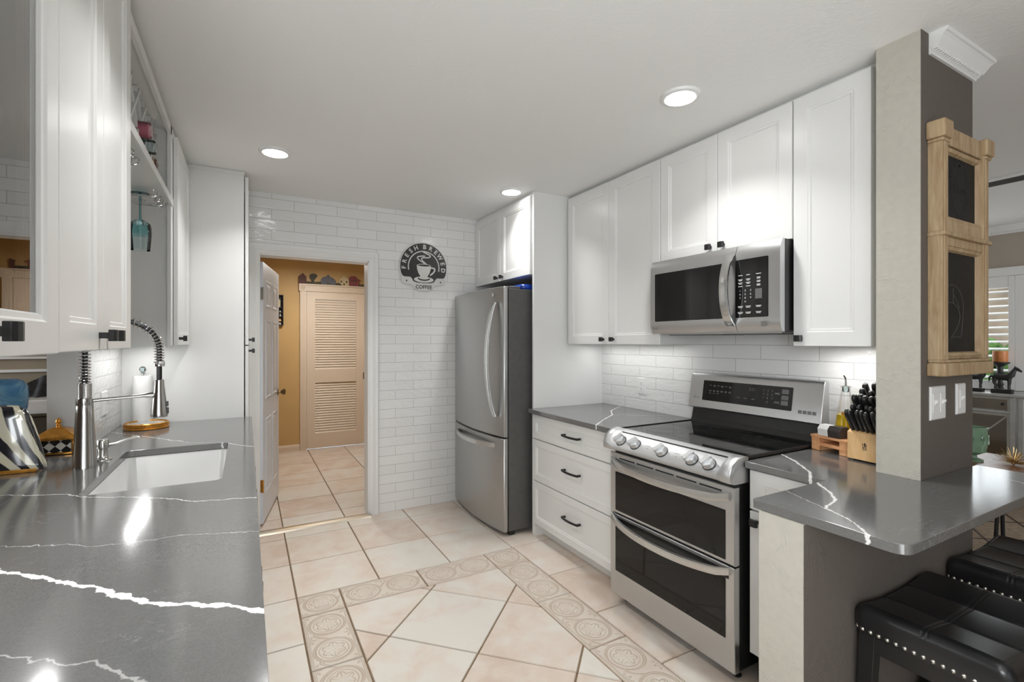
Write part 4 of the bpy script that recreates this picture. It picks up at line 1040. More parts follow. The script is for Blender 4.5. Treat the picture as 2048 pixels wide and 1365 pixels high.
# ================================================================== COUNTER ACCESSORIES, LEFT
ox, oy = -.715, 2.372
t = thing('napkin_holder', 'black and cream striped ceramic napkin holder by the faucet', 'napkin holder', (ox-.04, oy, CT))
sh = [(-.16, .012), (.062, .004), (.061, .02), (.052, .065), (.042, .11), (.031, .155), (.020, .192), (.006, .220), (-.014, .236), (-.05, .240), (-.11, .232), (-.16, .22)]
for dy, nm in ((0, 'front_plate'), (.034, 'back_plate')):
    m = MB(); rings = []
    for d, k in ((-.012, .90), (-.009, .975), (0, 1.0), (.009, .975), (.012, .90)):
        rings.append([(ox + (-.045+(a+.045)*k), oy+dy+d, CT+.003 + .11 + (b-.11)*k) for a, b in sh])
    m.loft(rings, True, True, True); m.build(nm, 'stripe', t, ang=60)
MB().box(ox-.15, ox+.045, oy-.012, oy+.046, CT+.0005, CT+.014).ball((ox-.13, oy-.02, CT+.009), (.035, .012, .0085)).build('base', 'gold', t, 'gold painted foot', bevel=.002)
bx, by = -.700, 2.715
t = thing('trinket_box', 'gold-lidded box with black and white diamond panels', 'box', (bx, by, CT))
MB().box(bx-.057, bx+.057, by-.045, by+.045, CT+.008, CT+.064).build('box_body', 'check', t, 'black and white diamond enamel')
m = MB().loft([[(x, y, CT+z) for x, y in rrect(bx-.062-d, bx+.062+d, by-.05-d, by+.05+d, .004, 2)] for d, z in ((-.004, .0), (.002, .004), (.002, .008), (-.004, .011))])
for sx in (-1, 1):
    for sy in (-1, 1):
        m.tube([(bx+sx*.066, by+sy*.054, CT+.002), (bx+sx*.069, by+sy*.057, CT+.018), (bx+sx*.063, by+sy*.051, CT+.036), (bx+sx*.059, by+sy*.047, CT+.052), (bx+sx*.062, by+sy*.05, CT+.066)], [.010, .013, .010, .0075, .009], 10)
m.build('scroll_frame', 'gold', t, 'gold scrolled frame and corner feet')
MB().loft([[(x, y, CT+z) for x, y in rrect(bx-.07*k, bx+.07*k, by-.058*k, by+.058*k, .004*k, 2)] for k, z in ((.95, .062), (1.04, .066), (1.04, .074), (.98, .078), (.80, .086), (.40, .105), (.16, .111), (.12, .112))], smooth=False).build('lid', 'gold', t, 'antique gold lid')
MB().lathe([(.010, 0), (.007, .006), (.009, .010), (.006, .015), (.010, .022), (.009, .030), (.004, .036), (.001, .040)], lambda a, b, c: (bx+a, by+b, CT+.110+c), 16).build('finial', 'gold', t)
tx, ty = -.480, 3.262
t = thing('serving_tray', 'round gold-rimmed checkered tray near the pantry panel', 'tray', (tx, ty, CT))
MB().lathe([(.090, 0), (.101, .002), (.103, .008), (.097, .012), (.099, .024), (.101, .030), (.095, .034), (.086, .028), (.084, .018), (.002, .018)], lambda a, b, c: (tx+a, ty+b, CT+c), 48).build('gold_rim', 'gold', t, 'beaded gold rim', ang=60)
MB().lathe([(.0865, .0275), (.060, .0295), (.002, .0295)], lambda a, b, c: (tx+a, ty+b, CT+c), 40, caps=False).build('tray_top', 'checkt', t, 'black and white checkered enamel')
m = MB()
for i in range(40): a = 2*pi*i/40; m.ball((tx+.099*cos(a), ty+.099*sin(a), CT+.018), .0038, 8, 5)
m.build('bead_trim', 'gold', t)
px_, py_ = -.548, 3.385
px_, py_ = -.515, 3.378
t = thing('paper_towel_holder', 'white paper towel roll on a stand beside the pantry panel', 'paper towels', (px_, py_, CT))
q = lambda a, b, c: (px_+a, py_+b, CT+c)
MB().lathe([(.055, 0), (.055, .008), (.045, .012), (.004, .012)], q, 36).build('base', 'porc', t)
MB().lathe([(.018, .012), (.044, .012), (.0455, .018), (.0455, .275), (.044, .279), (.018, .279)], q, 40).build('paper_roll', 'paper', t)
MB().lathe([(.006, .012), (.006, .288), (.014, .290), (.014, .294), (.006, .297)], q, 14).build('post', 'chrome', t)
MB().lathe([(.004, .296), (.012, .302), (.017, .314), (.015, .324), (.008, .330), (.001, .332)], q, 10, smooth=False).build('finial', 'paleglass', t, 'faceted crystal finial')
def plate(label, M_, wd, hh_, kind='switch', gang=1):
    t = thing('outlet' if kind == 'outlet' else 'light_switch', label, 'outlet' if kind == 'outlet' else 'switch', M_(wd/2, hh_/2, 0))
    MB().rects(M_, wd, hh_, [(0, -.0002), (0, .003), (.004, .006), (.010, .0062)], back=True).build('cover_plate', 'plast', t)
    for g in range(gang):
        cx_ = wd*(g+.5)/gang
        if kind == 'outlet':
            m = MB()
            for zc_ in (hh_*.33, hh_*.67): m.prism(rrect(cx_-.017, cx_+.017, zc_-.014, zc_+.014, .008), .0055, .0078, M_)
            m.build('receptacle', 'plast', t)
            m = MB()
            for zc_ in (hh_*.33, hh_*.67):
                m.mbox(M_, cx_-.0075, cx_-.0055, zc_-.002, zc_+.007, .0076, .0081).mbox(M_, cx_+.0055, cx_+.0075, zc_-.002, zc_+.007, .0076, .0081).mbox(M_, cx_-.002, cx_+.002, zc_-.010, zc_-.006, .0076, .0081)
            m.build('slots', 'gap', t)
        else:
            mb_ = MB().mbox(M_, cx_-.017, cx_+.017, hh_/2-.034, hh_/2+.034, .0055, .0075); mb_.build('switch_frame', 'plast', t, bevel=.001)
            MB().loft([[M_(cx_+dx, hh_/2+z, c) for dx in (-.004, .004) for z in ((z0, z1) if dx < 0 else (z1, z0))] for z0, z1, c in ((-.008, .010, .0072), (-.001, .011, .011), (.004, .011, .016))], True, True, False).build('toggle', 'plast', t)
    return t
plate('white outlet on the right backsplash tile', fm((2.384, 2.513, 1.003), (0, -1, 0), UZ, (-1, 0, 0)), .070, .115, 'outlet')
plate('white light switch on the left backsplash tile', fm((-.622, 3.0, 1.002), (0, 1, 0), UZ, (1, 0, 0)), .115, .12, gang=2)
plate('white double switch plate on the column under the chalkboard', fm((2.062, .7645, 1.095), (1, 0, 0), UZ, (0, -1, 0)), .116, .117, gang=2)
plate('white single switch plate near the column edge', fm((2.270, .7645, 1.101), (1, 0, 0), UZ, (0, -1, 0)), .076, .113)

# ================================================================== COUNTER ACCESSORIES, RIGHT
def rz(a, o):
    c, s = cos(a), sin(a); return lambda x, y, z: (o[0]+c*x-s*y, o[1]+s*x+c*y, o[2]+z)
pa = -.20
PM = rz(pa, (2.165, 1.145, CT))                            # local y along its front, x away from the room
t = thing('pallet_trivet', 'small orange wooden pallet riser beside the range', 'riser', PM(.06, 0, 0))
for y in (-.083, .045): MB().mbox(PM, 0, .13, y, y+.038, .0005, .056).build('pallet_block', 'pallet', t, bevel=.001)
m = MB().mbox(PM, -.001, .131, -.0455, .0455, .022, .036); m.build('middle_slat', 'pallet', t)
MB().mbox(PM, -.004, .134, -.086, .086, .056, .066).build('top_board', 'pallet', t, bevel=.0015)
t = thing('salt_and_pepper_set', 'white and dark hexagonal salt and pepper pair on the pallet', 'shakers', PM(.04, -.0, .066))
hexp = [(.0, .0), (.058, .0), (.066, .022), (.050, .046), (.012, .046), (-.006, .022)]
hexp = [(.004, .0), (.060, .0), (.064, .030), (.050, .047), (.014, .047), (.0, .030)]
MB().prism(hexp, .010, .056, lambda a, b, c: PM(a, c, .066+b)).build('salt_half', 'salt', t, 'white half', bevel=.002)
MB().prism(hexp, -.046, .0095, lambda a, b, c: PM(a, c, .066+b)).build('pepper_half', 'pepper', t, 'dark brown half', bevel=.002)
ob = PM(.100, .004, .0665)
t = thing('oil_bottle', 'conical glass cruet of golden oil standing on the pallet', 'bottle', ob)
q = lambda a, b, c: (ob[0]+a, ob[1]+b, ob[2]+c)
MB().lathe([(.003, .001), (.040, .0005), (.0435, .004), (.0435, .012), (.034, .080), (.023, .155), (.0165, .195), (.0165, .206), (.021, .210), (.021, .214), (.0135, .215), (.0135, .205)], q, 36, caps=False).build('glass_body', 'glass', t, 'clear glass')
MB().lathe([(.003, .004), (.0405, .004), (.0412, .012), (.0345, .068), (.0318, .090), (.003, .090)], q, 32).build('oil', 'oil', t, 'golden oil')
MB().tube([q(-.014, .004, .094), q(.010, -.006, .1005)], [.009, .0075], 12).build('floating_cork', 'cork', t)
MB().lathe([(.010, .188), (.0128, .192), (.0128, .214), (.004, .217)], q, 18).build('stopper', 'paleglass', t)
MB().tube([q(0, 0, .215), q(0, 0, .240), q(-.003, .001, .252), q(-.010, .003, .259)], [.0042, .0038, .0034, .003], 10).build('pour_spout', 'chrome', t)
# knife block
KBM = rz(-.12, (2.112, .985, CT))
t = thing('knife_block', 'light beech knife block against the column', 'knife block', KBM(.09, 0, 0))
blk = [(0, .006), (.17, .006), (.17, .200), (.155, .205), (.010, .118), (0, .112)]
MB().prism(blk, -.0675, .0675, lambda a, b, c: KBM(a, c, b)).build('block', 'blockw', t, bevel=.0015)
for a in (.012, .155):
    for c in (-.055, .055): MB().lathe([(.007, 0), (.007, .007)], lambda x, y, z, a=a, c=c: KBM(a+x, c+y, z), 12).build('rubber_foot', 'bplast', t)
m = MB(); EM = lambda a, b, c: KBM(-.0006-c, a*-1 + .0, .052+b)
for x0, x1, y0, y1 in ((-.0018, .0018, .010, .019), (-.006, .006, .0005, .0022)): m.mbox(EM, x0, x1, y0, y1, 0, .0006)
m.prism(arc(0, .021, .0032, 0, 360, 12)[:-1], 0, .0006, EM)
def limb(pts, wd=.0011):
    for (ax, ay), (bx_, by_) in zip(pts[:-1], pts[1:]):
        L = sqrt((bx_-ax)**2+(by_-ay)**2); nx, ny = -(by_-ay)/L*wd, (bx_-ax)/L*wd
        m.prism([(ax-nx, ay-ny), (bx_-nx, by_-ny), (bx_+nx, by_+ny), (ax+nx, ay+ny)], 0, .0006, EM)
limb([(0, .011), (-.005, .0065), (-.0045, .001)]); limb([(0, .011), (.005, .007), (.0045, .001)]); limb([(0, .018), (-.006, .0155), (-.010, .018)]); limb([(0, .018), (.0065, .016), (.004, .011)]); limb([(-.0085, .0215), (-.0085, .001)], .0005)
for k in range(6): m.mbox(EM, -.0105+k*.0034, -.0082+k*.0034, -.004, -.0022, 0, .0006)
m.build('burned_logo', 'pepper', t, 'dark printed figure mark')
KL = ['steak knife', 'paring knife', 'utility knife', 'carving knife', 'chef knife']
kproto = {}
def kn_handle(big):
    L, wd, th = (.120, .0140, .0115) if big else (.100, .0112, .0092)
    m = MB(); rings = []
    for u, a, b, off in ((0, .55, .7, 0), (.03, .8, .95, 0), (.12, .95, 1, .0), (.35, .86, 1, -.0012), (.62, .92, 1, -.0008), (.85, 1.12, 1.0, .0018), (.95, 1.05, .9, .0028), (1.0, .6, .55, .0025)):
        n = 10; rings.append([(wd*a*cos(2*pi*i/n)+off, th*b*sin(2*pi*i/n)*.9, L*u) for i in range(n)])
    m.loft(rings, True, True, True); return m, L, wd, th
def knife(lb, a, c, h, tilt, yaw, big, i):
    key = big
    if key not in kproto:
        t = thing('kitchen_knife', lb, 'knife', (0, 0, 0), 'knives in the block')
        m, L, wd, th = kn_handle(big); m.build('handle', 'bplast', t, local=True, ang=60)
        m = MB()
        for u in (.2, .48, .76):
            for s in (-1, 1): m.lathe([(.0022, -.0004), (.0022, .0004)], lambda x, y, z, u=u, s=s: (x, s*(th*.9)+z*s, L*u+y), 8)
        m.build('rivets', 'chrome', t, local=True)
        MB().box(-wd*.7, wd*.7, -.0012, .0012, -.05, .002).build('blade', 'chrome', t, local=True)
        kproto[key] = t
    else:
        t = copy_tree(kproto[key]); t['label'] = lb
    p = KBM(a, c, h); t.location = p
    t.rotation_euler = (Matrix.Rotation(-.12, 3, 'Z') @ Matrix.Rotation(tilt, 3, 'Y') @ Matrix.Rotation(yaw, 3, 'X')).to_euler()
    return t
krows = [(.016, .118, 6, False, -.62, 'lowest'), (.045, .136, 5, False, -.60, 'second'), (.075, .155, 5, True, -.58, 'third'), (.106, .174, 4, True, -.56, 'fourth'), (.138, .193, 4, True, -.52, 'top')]
ordn = ['first', 'second', 'third', 'fourth', 'fifth', 'sixth']
for ri, (a, h, n, big, tl_, nm) in enumerate(krows):
    for k in range(n):
        c = .056 - (k+.5*(ri % 2))*(.112/n) - .004
        knife('black riveted knife, %s from the range in the %s row of the block' % (ordn[k], nm), a + random.uniform(-.002, .002), c, h + random.uniform(-.002, .008)*(ri > 1), tl_ + random.uniform(-.05, .05), random.uniform(-.05, .05), big, k)

# ================================================================== CEILING LAMPS
for i, (x, y, lb) in enumerate([(1.640, 1.475, 'recessed ceiling light above the microwave cabinets'), (.137, 3.0, 'recessed ceiling light in front of the pantry'), (1.635, 2.985, 'recessed ceiling light in front of the fridge cabinet')]):
    t = thing('recessed_light', lb, 'ceiling light', (x, y, CEIL-.02), 'recessed ceiling lights')
    q = lambda a, b, c, x=x, y=y: (x+a, y+b, CEIL-c)
    MB().lathe([(.062, .012), (.068, .014), (.080, .010), (.0835, .004), (.0835, .0), (.062, 0)], q, 48, caps=False).build('trim_ring', 'trimw', t)
    MB().lathe([(.066, .0125), (.03, .0135), (.001, .0138)], q, 40, caps=False).build('diffuser', 'lamp', t, 'glowing diffuser')

# ================================================================== COFFEE SIGN
t = thing('coffee_sign', 'round-topped black and white metal coffee sign on the tiled wall', 'sign', (1.282, 3.86, 1.79))
SC = .000408
def sg(zx, zy): return ((zx-667)*SC, (655-zy)*SC)
SM = lambda a, b, c: (1.282+a, 3.862-c, 1.992+b)
def spoly(pts): return [sg(*p) for p in pts]
dome = lambda r, a0, a1, cx=667, cy=685: [(cx+r*cos(radians(a)), cy-r*sin(radians(a))*1.005) for a in [a0+(a1-a0)*i/30 for i in range(31)]]
plate_ = dome(505, -22, 202) + [(205, 985), (245, 1022), (300, 1036), (390, 1036), (430, 1060), (480, 1120), (560, 1155), (667, 1166), (775, 1155), (855, 1120), (905, 1060), (945, 1036), (1035, 1036), (1090, 1022), (1130, 985)]
MB().prism(spoly(plate_)[::-1], .006, .012, SM).build('plate', 'signw', t, 'white enamel plate', bevel=.002)
blackp = dome(484, -16, 196) + [(225, 868), (260, 890), (390, 892), (425, 930), (450, 975), (520, 1000), (667, 1008), (815, 1000), (885, 975), (910, 930), (945, 892), (1075, 890), (1110, 868)]
MB().prism(spoly(blackp)[::-1], .0115, .0140, SM).build('black_field', 'signb', t, 'black enamel field', bevel=.001)
m = MB()
def spath(pts, w0, w1=None, z0=.0138, z1=.0165):           # stroke through sign points
    w1 = w0 if w1 is None else w1; pts = list(pts)
    if len(pts) < 15:                                      # smooth the stroke
        Q = [pts[0]] + pts + [pts[-1]]; out = []
        for i in range(1, len(Q)-2):
            for k in range(6):
                u = k/6; out.append(tuple(.5*((2*Q[i][j]) + (Q[i+1][j]-Q[i-1][j])*u + (2*Q[i-1][j]-5*Q[i][j]+4*Q[i+1][j]-Q[i+2][j])*u*u + (3*Q[i][j]-Q[i-1][j]-3*Q[i+1][j]+Q[i+2][j])*u**3) for j in (0, 1)))
        pts = out + [Q[-1]]
    P = [Vector(sg(*p)) for p in pts]; n = len(P); Lf = []; Rt = []
    for i, p in enumerate(P):
        d = (P[min(i+1, n-1)]-P[max(i-1, 0)]).normalized(); nr = Vector((-d.y, d.x)); k = (w0+(w1-w0)*i/(n-1))*SC
        Lf.append(p+nr*k); Rt.append(p-nr*k)
    m.loft([[SM(a.x, a.y, z0), SM(b.x, b.y, z0), SM(b.x, b.y, z1), SM(a.x, a.y, z1)] for a, b in zip(Lf, Rt)], True, True, False)
spath(dome(322, -12, 192), 10)
m.prism(spoly([(520, 645), (560, 625), (667, 615), (775, 625), (815, 645), (810, 720), (785, 800), (745, 860), (745, 905), (667, 920), (590, 905), (590, 860), (550, 800), (525, 720)])[::-1], .0138, .0165, SM)
spath([(815, 690), (860, 690), (895, 705), (890, 750), (850, 800), (800, 840)], 15)
el = [(667+205*cos(2*pi*i/40), 935+62*sin(2*pi*i/40)) for i in range(40)]
m.prism(spoly(el)[::-1], .0138, .0158, SM)
spath([(648, 370), (720, 400), (790, 430), (800, 465), (740, 485), (660, 490), (620, 510), (630, 545), (680, 585), (735, 630)], 14, 9)
spath([(690, 455), (610, 462), (545, 480), (535, 510), (580, 550), (650, 590), (690, 625)], 12, 8)
m.build('cup_emblem', 'signw', t, 'white coffee cup with steam')
m = MB(); el = lambda rx, ry, cy: [(667+rx*cos(2*pi*i/32), cy+ry*sin(2*pi*i/32)) for i in range(32)]
m.prism(spoly(el(132, 19, 648))[::-1], .0163, .0172, SM)
ring = [(667+118*cos(pi*i/20), 905+40*sin(pi*i/20)) for i in range(21)]
spath(ring, 13, 13, .0156, .0166)
for sx_, sy_ in ((312, 972), (1025, 972)):
    m.prism(spoly([(sx_ + (28 if i % 2 == 0 else 11)*sin(pi*i/5), sy_ - (28 if i % 2 == 0 else 11)*cos(pi*i/5)) for i in range(10)])[::-1], .0118, .0128, SM)
m.text('COFFEE', .0415, lambda a, b, c: SM(a, b+sg(0, 1118)[1], .0122+c), .0006, 'CENTER', 0, .98, .0009)
m.build('black_print', 'signb', t)
m = MB(); word = 'FRESH BREWED'
angs = [184, 166, 148.5, 131, 113.5, 0, 88, 69.5, 52, 34.5, 14, -5]
for ch, a in zip(word, angs):
    if ch == ' ': continue
    ra = radians(a); r_ = 372*SC; cx_, cy_ = sg(667, 685)
    ox_, oy_ = cx_ + r_*cos(ra), cy_ + r_*sin(ra)
    ux, uy = sin(ra), -cos(ra); vx, vy = cos(ra), sin(ra)
    m.text(ch, .050, lambda p, q, c: SM(ox_ + ux*p + vx*q, oy_ + uy*p + vy*q, .0146+c), .0012, off=.0011)
m.build('lettering', 'signw', t, 'white raised letters')
MB().mbox(SM, -.05, .05, .10, .12, -.003, .006).mbox(SM, -.05, .05, -.12, -.10, -.003, .006).build('wall_mount', 'signb', t)

# ================================================================== CHALKBOARD ON THE COLUMN
t = thing('chalkboard', 'distressed cream wood framed double chalkboard on the column', 'chalkboard', (2.25, .745, 1.25))
CMp = fm((2.05, .7645, 1.25), (1, 0, 0), UZ, (0, -1, 0)); CW, CHh = .392, .868
for x0 in (0, CW-.048):
    MB().mbox(CMp, x0, x0+.048, .055, CHh-.055, .0, .040).mbox(CMp, x0+.012, x0+.036, .07, CHh-.07, .0395, .043).build('post', 'distress', t, bevel=.003)
MB().mbox(CMp, .002, CW-.002, CHh-.072, CHh-.008, .0, .036).build('top_rail', 'distress', t, bevel=.003)
for x0 in (-.016, CW-.054):
    MB().mbox(CMp, x0, x0+.07, CHh-.06, CHh, .0, .054).mbox(CMp, x0+.006, x0+.064, CHh-.072, CHh-.06, .0, .048).build('cap_block', 'distress', t, bevel=.006)
MB().mbox(CMp, -.006, CW+.006, .478, .492, .0, .050).mbox(CMp, .002, CW-.002, .448, .478, 0, .038).mbox(CMp, .002, CW-.002, .492, .538, 0, .036).build('middle_rail', 'distress', t, bevel=.003)
MB().mbox(CMp, -.010, CW+.010, 0, .045, .0, .052).mbox(CMp, -.002, CW+.002, .045, .056, .0, .046).mbox(CMp, .04, CW-.04, .056, .068, 0, .03).build('bottom_rail', 'distress', t, bevel=.005)
for (z0, z1), nm in (((.538, .788), 'upper_slate'), ((.066, .448), 'lower_slate')):
    M2 = lambda a, b, c, z0=z0: CMp(.048+a, z0+b, c)
    MB().rects(M2, CW-.096, z1-z0, [(0, .0), (0, .034), (.004, .036), (.012, .032), (.016, .020), (.020, .019)], hole=True).build('inner_moulding', 'distress', t)
    MB().mbox(CMp, .05, CW-.05, z0+.002, z1-.002, .012, .020).build(nm, 'chalk', t, 'dark slate panel')
m = MB(); ucx, ucz = CW/2, .663
for sgn in (-1, 1):
    for k in range(15):
        a = radians(-82 + 164*k/14); ex, ez = .074*cos(a)*sgn, .098*sin(a)
        for s in (-1, 1):
            dx, dz = -sin(a)*sgn*.074, cos(a)*.098; L = sqrt(dx*dx+dz*dz); dx, dz = dx/L, dz/L; nx, nz = -dz*s, dx*s
            c_ = Vector((ucx+ex+nx*.008+dx*.005, ucz+ez+nz*.008+dz*.005)); d = Vector((dx*.8+nx*.6, dz*.8+nz*.6)).normalized(); nn = Vector((-d.y, d.x))
            lf = [c_ + d*(.0105*cos(2*pi*i/10)) + nn*(.0042*sin(2*pi*i/10)) for i in range(10)]
            m.prism([tuple(p) for p in lf], .0201, .0206, CMp)
m.text('Welcome', .043, lambda a, b, c: CMp(ucx+a*.92+b*.25, ucz-.014+b*1.15, .0204+c), .0003)
m.build('wreath_and_lettering', 'chalkb', t, 'black stencilled wreath and Welcome')
m = MB()
def chalkline(pts):
    Q = [pts[0]] + pts + [pts[-1]]; out = []
    for i in range(1, len(Q)-2):
        for k in range(6):
            u = k/6; out.append(tuple(.5*((2*Q[i][j]) + (Q[i+1][j]-Q[i-1][j])*u + (2*Q[i-1][j]-5*Q[i][j]+4*Q[i+1][j]-Q[i+2][j])*u*u + (3*Q[i][j]-Q[i-1][j]-3*Q[i+1][j]+Q[i+2][j])*u**3) for j in (0, 1)))
    m.tube([CMp(x, z, .0202) for x, z in out + [Q[-1]]], .0006, 5)
def cpx(px, py): return ((px-180)/230*.285+.05, .448-(py-110)/1055*.382+.0)
for pl in ([(190, 560), (215, 500), (245, 468), (285, 490), (315, 580), (325, 680), (320, 800), (308, 970), (285, 970), (240, 988)], [(190, 790), (195, 710), (215, 665), (245, 640), (275, 665), (295, 720), (300, 800), (280, 890), (245, 980)], [(255, 500), (257, 640)], [(258, 560), (285, 640), (297, 690)]):
    chalkline([cpx(*p) for p in pl])
m.build('chalk_drawing', 'chalkw', t, 'thin white chalk scribble')

# ================================================================== BAR STOOLS
def stool(label, x0, y0, first=None):
    if first:
        t = copy_tree(first); t.location = (x0, y0, 0); t['label'] = label; return t
    t = thing('bar_stool', label, 'bar stool', (x0, y0, 0), 'black bar stools at the peninsula')
    W, D, H = .445, .335, .600                             # x, y, top height
    NX, NY = 124, 112; m = MB()
    def hgt(u, v):
        s = abs(2*u-1); z = H - .014 + .020*s**2.2
        e = min(u*W, (1-u)*W, v*D, (1-v)*D)
        z -= .016*max(0, 1-e/.020)**2
        g = 0
        for q in (1/3, 2/3): g += math.exp(-(((u-q)*W)/.0028)**2)*(.0050)
        for q in (.485, .515): g += math.exp(-(((v-q)*D)/.0020)**2)*.0032
        ed = min(u*W, (1-u)*W, v*D, (1-v)*D); g += math.exp(-((ed-.016)/.0022)**2)*.0035
        puff = .005*(abs(sin(3*pi*u))**.6)*(1-abs(2*v-1)**6)
        return z - g + puff
    def rr(u, v):                                          # rounded plan corners
        x, y = (u-.5)*W, (v-.5)*D; r = .03; ax, ay = W/2-r, D/2-r
        if abs(x) > ax and abs(y) > ay:
            dx, dy = abs(x)-ax, abs(y)-ay; L = max(dx, dy); l2 = sqrt(dx*dx+dy*dy)
            if l2 > 0: k = L/l2; x = math.copysign(ax+dx*k, x); y = math.copysign(ay+dy*k, y)
        return x, y
    grid = [[(*rr(i/NX, j/NY), hgt(i/NX, j/NY)) for i in range(NX+1)] for j in range(NY+1)]
    vs_ = [p for r_ in grid for p in r_]; n = NX+1
    m.add(vs_, [(j*n+i, j*n+i+1, (j+1)*n+i+1, (j+1)*n+i) for j in range(NY) for i in range(NX)], True)
    per = [(i, 0) for i in range(NX)] + [(NX, j) for j in range(NY)] + [(i, NY) for i in range(NX, 0, -1)] + [(0, j) for j in range(NY, 0, -1)]
    top = [grid[j][i] for i, j in per]
    def bot(p): return H - .088 + .014*abs(2*p[0]/W)**2.2
    rings = [top]
    for k, off in ((.12, .003), (.45, .0045), (.9, .002), (1.0, 0)):
        rings.append([(p[0]*(1+off/(W/2)), p[1]*(1+off/(D/2)), p[2] + (bot(p)-p[2])*k) for p in top])
    m.loft(rings, True, False, True); m.add(rings[-1], [tuple(range(len(rings[-1])))], False)
    seat = m.build('seat', 'leather', t, 'quilted black leather saddle seat', ang=70, local=True)
    m = MB(); step = .0205; Lp = 0; pos = []
    P = [Vector((p[0]*1.003, p[1]*1.003, bot(p)+.011)) for p in top]; P.append(P[0]); nxt = 0
    for a, b in zip(P[:-1], P[1:]):
        d = (b-a).length
        while nxt <= Lp+d and d > 0: pos.append(a.lerp(b, (nxt-Lp)/d)); nxt += step
        Lp += d
    for p in pos: m.ball(p, .0066, 8, 6)
    tr = m.build('nailhead_trim', 'nail', seat, 'row of silver nailheads', local=True); tr['kind'] = 'stuff'
    for sx in (-1, 1):
        for sy in (-1, 1):
            m = MB(); xt, yt = sx*(W/2-.03), sy*(D/2-.03); xb, yb = sx*(W/2-.012), sy*(D/2-.012)
            m.loft([[(x+a, y+b, z) for a, b in ((-r, -r), (r, -r), (r, r), (-r, r))] for x, y, z, r in ((xb, yb, 0, .015), (xt, yt, H-.062, .021))], True, True, False)
            m.build('leg', 'blackwood', t, bevel=.002, local=True)
    for sy in (-1, 1):
        MB().box(-W/2+.045, W/2-.045, sy*(D/2-.02)-.010, sy*(D/2-.02)+.010, H-.135, H-.086).build('apron', 'blackwood', t, local=True, bevel=.002)
        MB().box(-W/2+.03, W/2-.03, sy*(D/2-.018)-.011, sy*(D/2-.018)+.011, .20, .235).build('stretcher', 'blackwood', t, local=True, bevel=.002)
    for sx in (-1, 1):
        MB().box(sx*(W/2-.02)-.010, sx*(W/2-.02)+.010, -D/2+.045, D/2-.045, H-.125, H-.066).build('apron', 'blackwood', t, local=True, bevel=.002)
        MB().box(sx*(W/2-.018)-.011, sx*(W/2-.018)+.011, -D/2+.03, D/2-.03, .14, .175).build('stretcher', 'blackwood', t, local=True, bevel=.002)
    return t
s0 = stool('black leather bar stool nearest the free end of the peninsula', 1.785, .590)
stool('black leather bar stool under the peninsula, beside the far column edge', 2.400, .592, s0)

# ================================================================== HALL
t = thing('flush_ceiling_lamp', 'glowing dome ceiling lamp in the hall', 'ceiling light', (.74, 5.55, CEIL-.12))
q = lambda a, b, c: (.74+a, 5.55+b, CEIL-c)
MB().lathe([(.16, 0), (.16, .02), (.15, .024), (.002, .024)], q, 32).build('base_ring', 'trimw', t)
MB().lathe([(.145, .022), (.142, .045), (.115, .08), (.07, .105), (.001, .115)], q, 36, caps=False).build('glass_dome', 'lampw', t, 'lit frosted glass dome')
area('hall_lamp', (.74, 5.55, 2.29), (.74, 5.55, 0), .24, .24, 25, (1.0, .96, .90), 'DISK')
t = thing('village_cutout', 'painted wooden row of folk-art houses on the closet casing', 'ornament', (1.0, 6.53, 2.0865))
VM = lambda a, b, c: (a, 6.545-c, 2.0865+b)
# outline from the crop: x(px of crop)->world X, y->height
def vx(p): return .562 + (p-195)/1560*.86
def vz(p, x): base = 497 + (x-195)*.050; return max(0.0, (base-p)*.00053)
def vp(pts): return [(vx(x), vz(y, x)) for x, y in pts]
MB().prism(vp([(195, 497), (1755, 575), (1755, 520), (1500, 505), (1290, 520), (1060, 480), (1000, 490), (660, 450), (580, 455), (520, 462), (380, 445), (195, 440)])[::-1], 0, .018, VM).build('hill_base', MT['house'][5], t)
HOUSES = [('barn', 0, [(195, 497), (360, 500), (355, 335), (280, 250), (195, 325)]), ('tree', 1, [(470, 470), (525, 470), (520, 410), (590, 320), (560, 275), (490, 258), (430, 285), (418, 340), (465, 410)]),
          ('cottage', 2, [(680, 520), (985, 535), (985, 420), (920, 355), (880, 345), (820, 280), (760, 335), (715, 335), (655, 410)]), ('cream_house', 3, [(1070, 480), (1140, 545), (1285, 550), (1280, 390), (1165, 300), (1062, 410)]),
          ('red_house', 4, [(1285, 550), (1500, 558), (1500, 430), (1575, 430), (1480, 370), (1430, 310), (1330, 305), (1268, 375), (1290, 385)]), ('far_house', 0, [(1690, 570), (1755, 575), (1755, 390), (1660, 430), (1690, 440)])]
for nm, c, pts in HOUSES: MB().prism(vp(pts)[::-1], .018, .024, VM).build(nm, MT['house'][c], t)
m = MB()
for x0, x1, y0, y1 in ((790, 820, 470, 515), (835, 862, 472, 517), (1095, 1125, 420, 465), (1215, 1250, 430, 475), (1158, 1190, 490, 540), (1310, 1340, 400, 440), (1370, 1405, 402, 442), (1430, 1460, 405, 445), (1370, 1395, 500, 545), (240, 320, 400, 410)):
    m.mbox(VM, vx(x0), vx(x1), vz(y1, x0), vz(y0, x0), .0238, .0246)
m.build('painted_windows', MT['house'][5], t)
t = thing('shadow_box', 'dark shadow box of small cream figurines on the hall wall', 'shadow box', (.28, 6.54, 1.57))
BMp = lambda a, b, c: (.19+a, 6.559-c, 1.56+b); bw_, bh__ = .2, .375
MB().mbox(BMp, 0, bw_, 0, bh__, 0, .006).build('back', MT['chalkb'], t)
MT['dkwood'] = simple('dark_box_wood', (.035, .018, .012), .5)
m = MB()
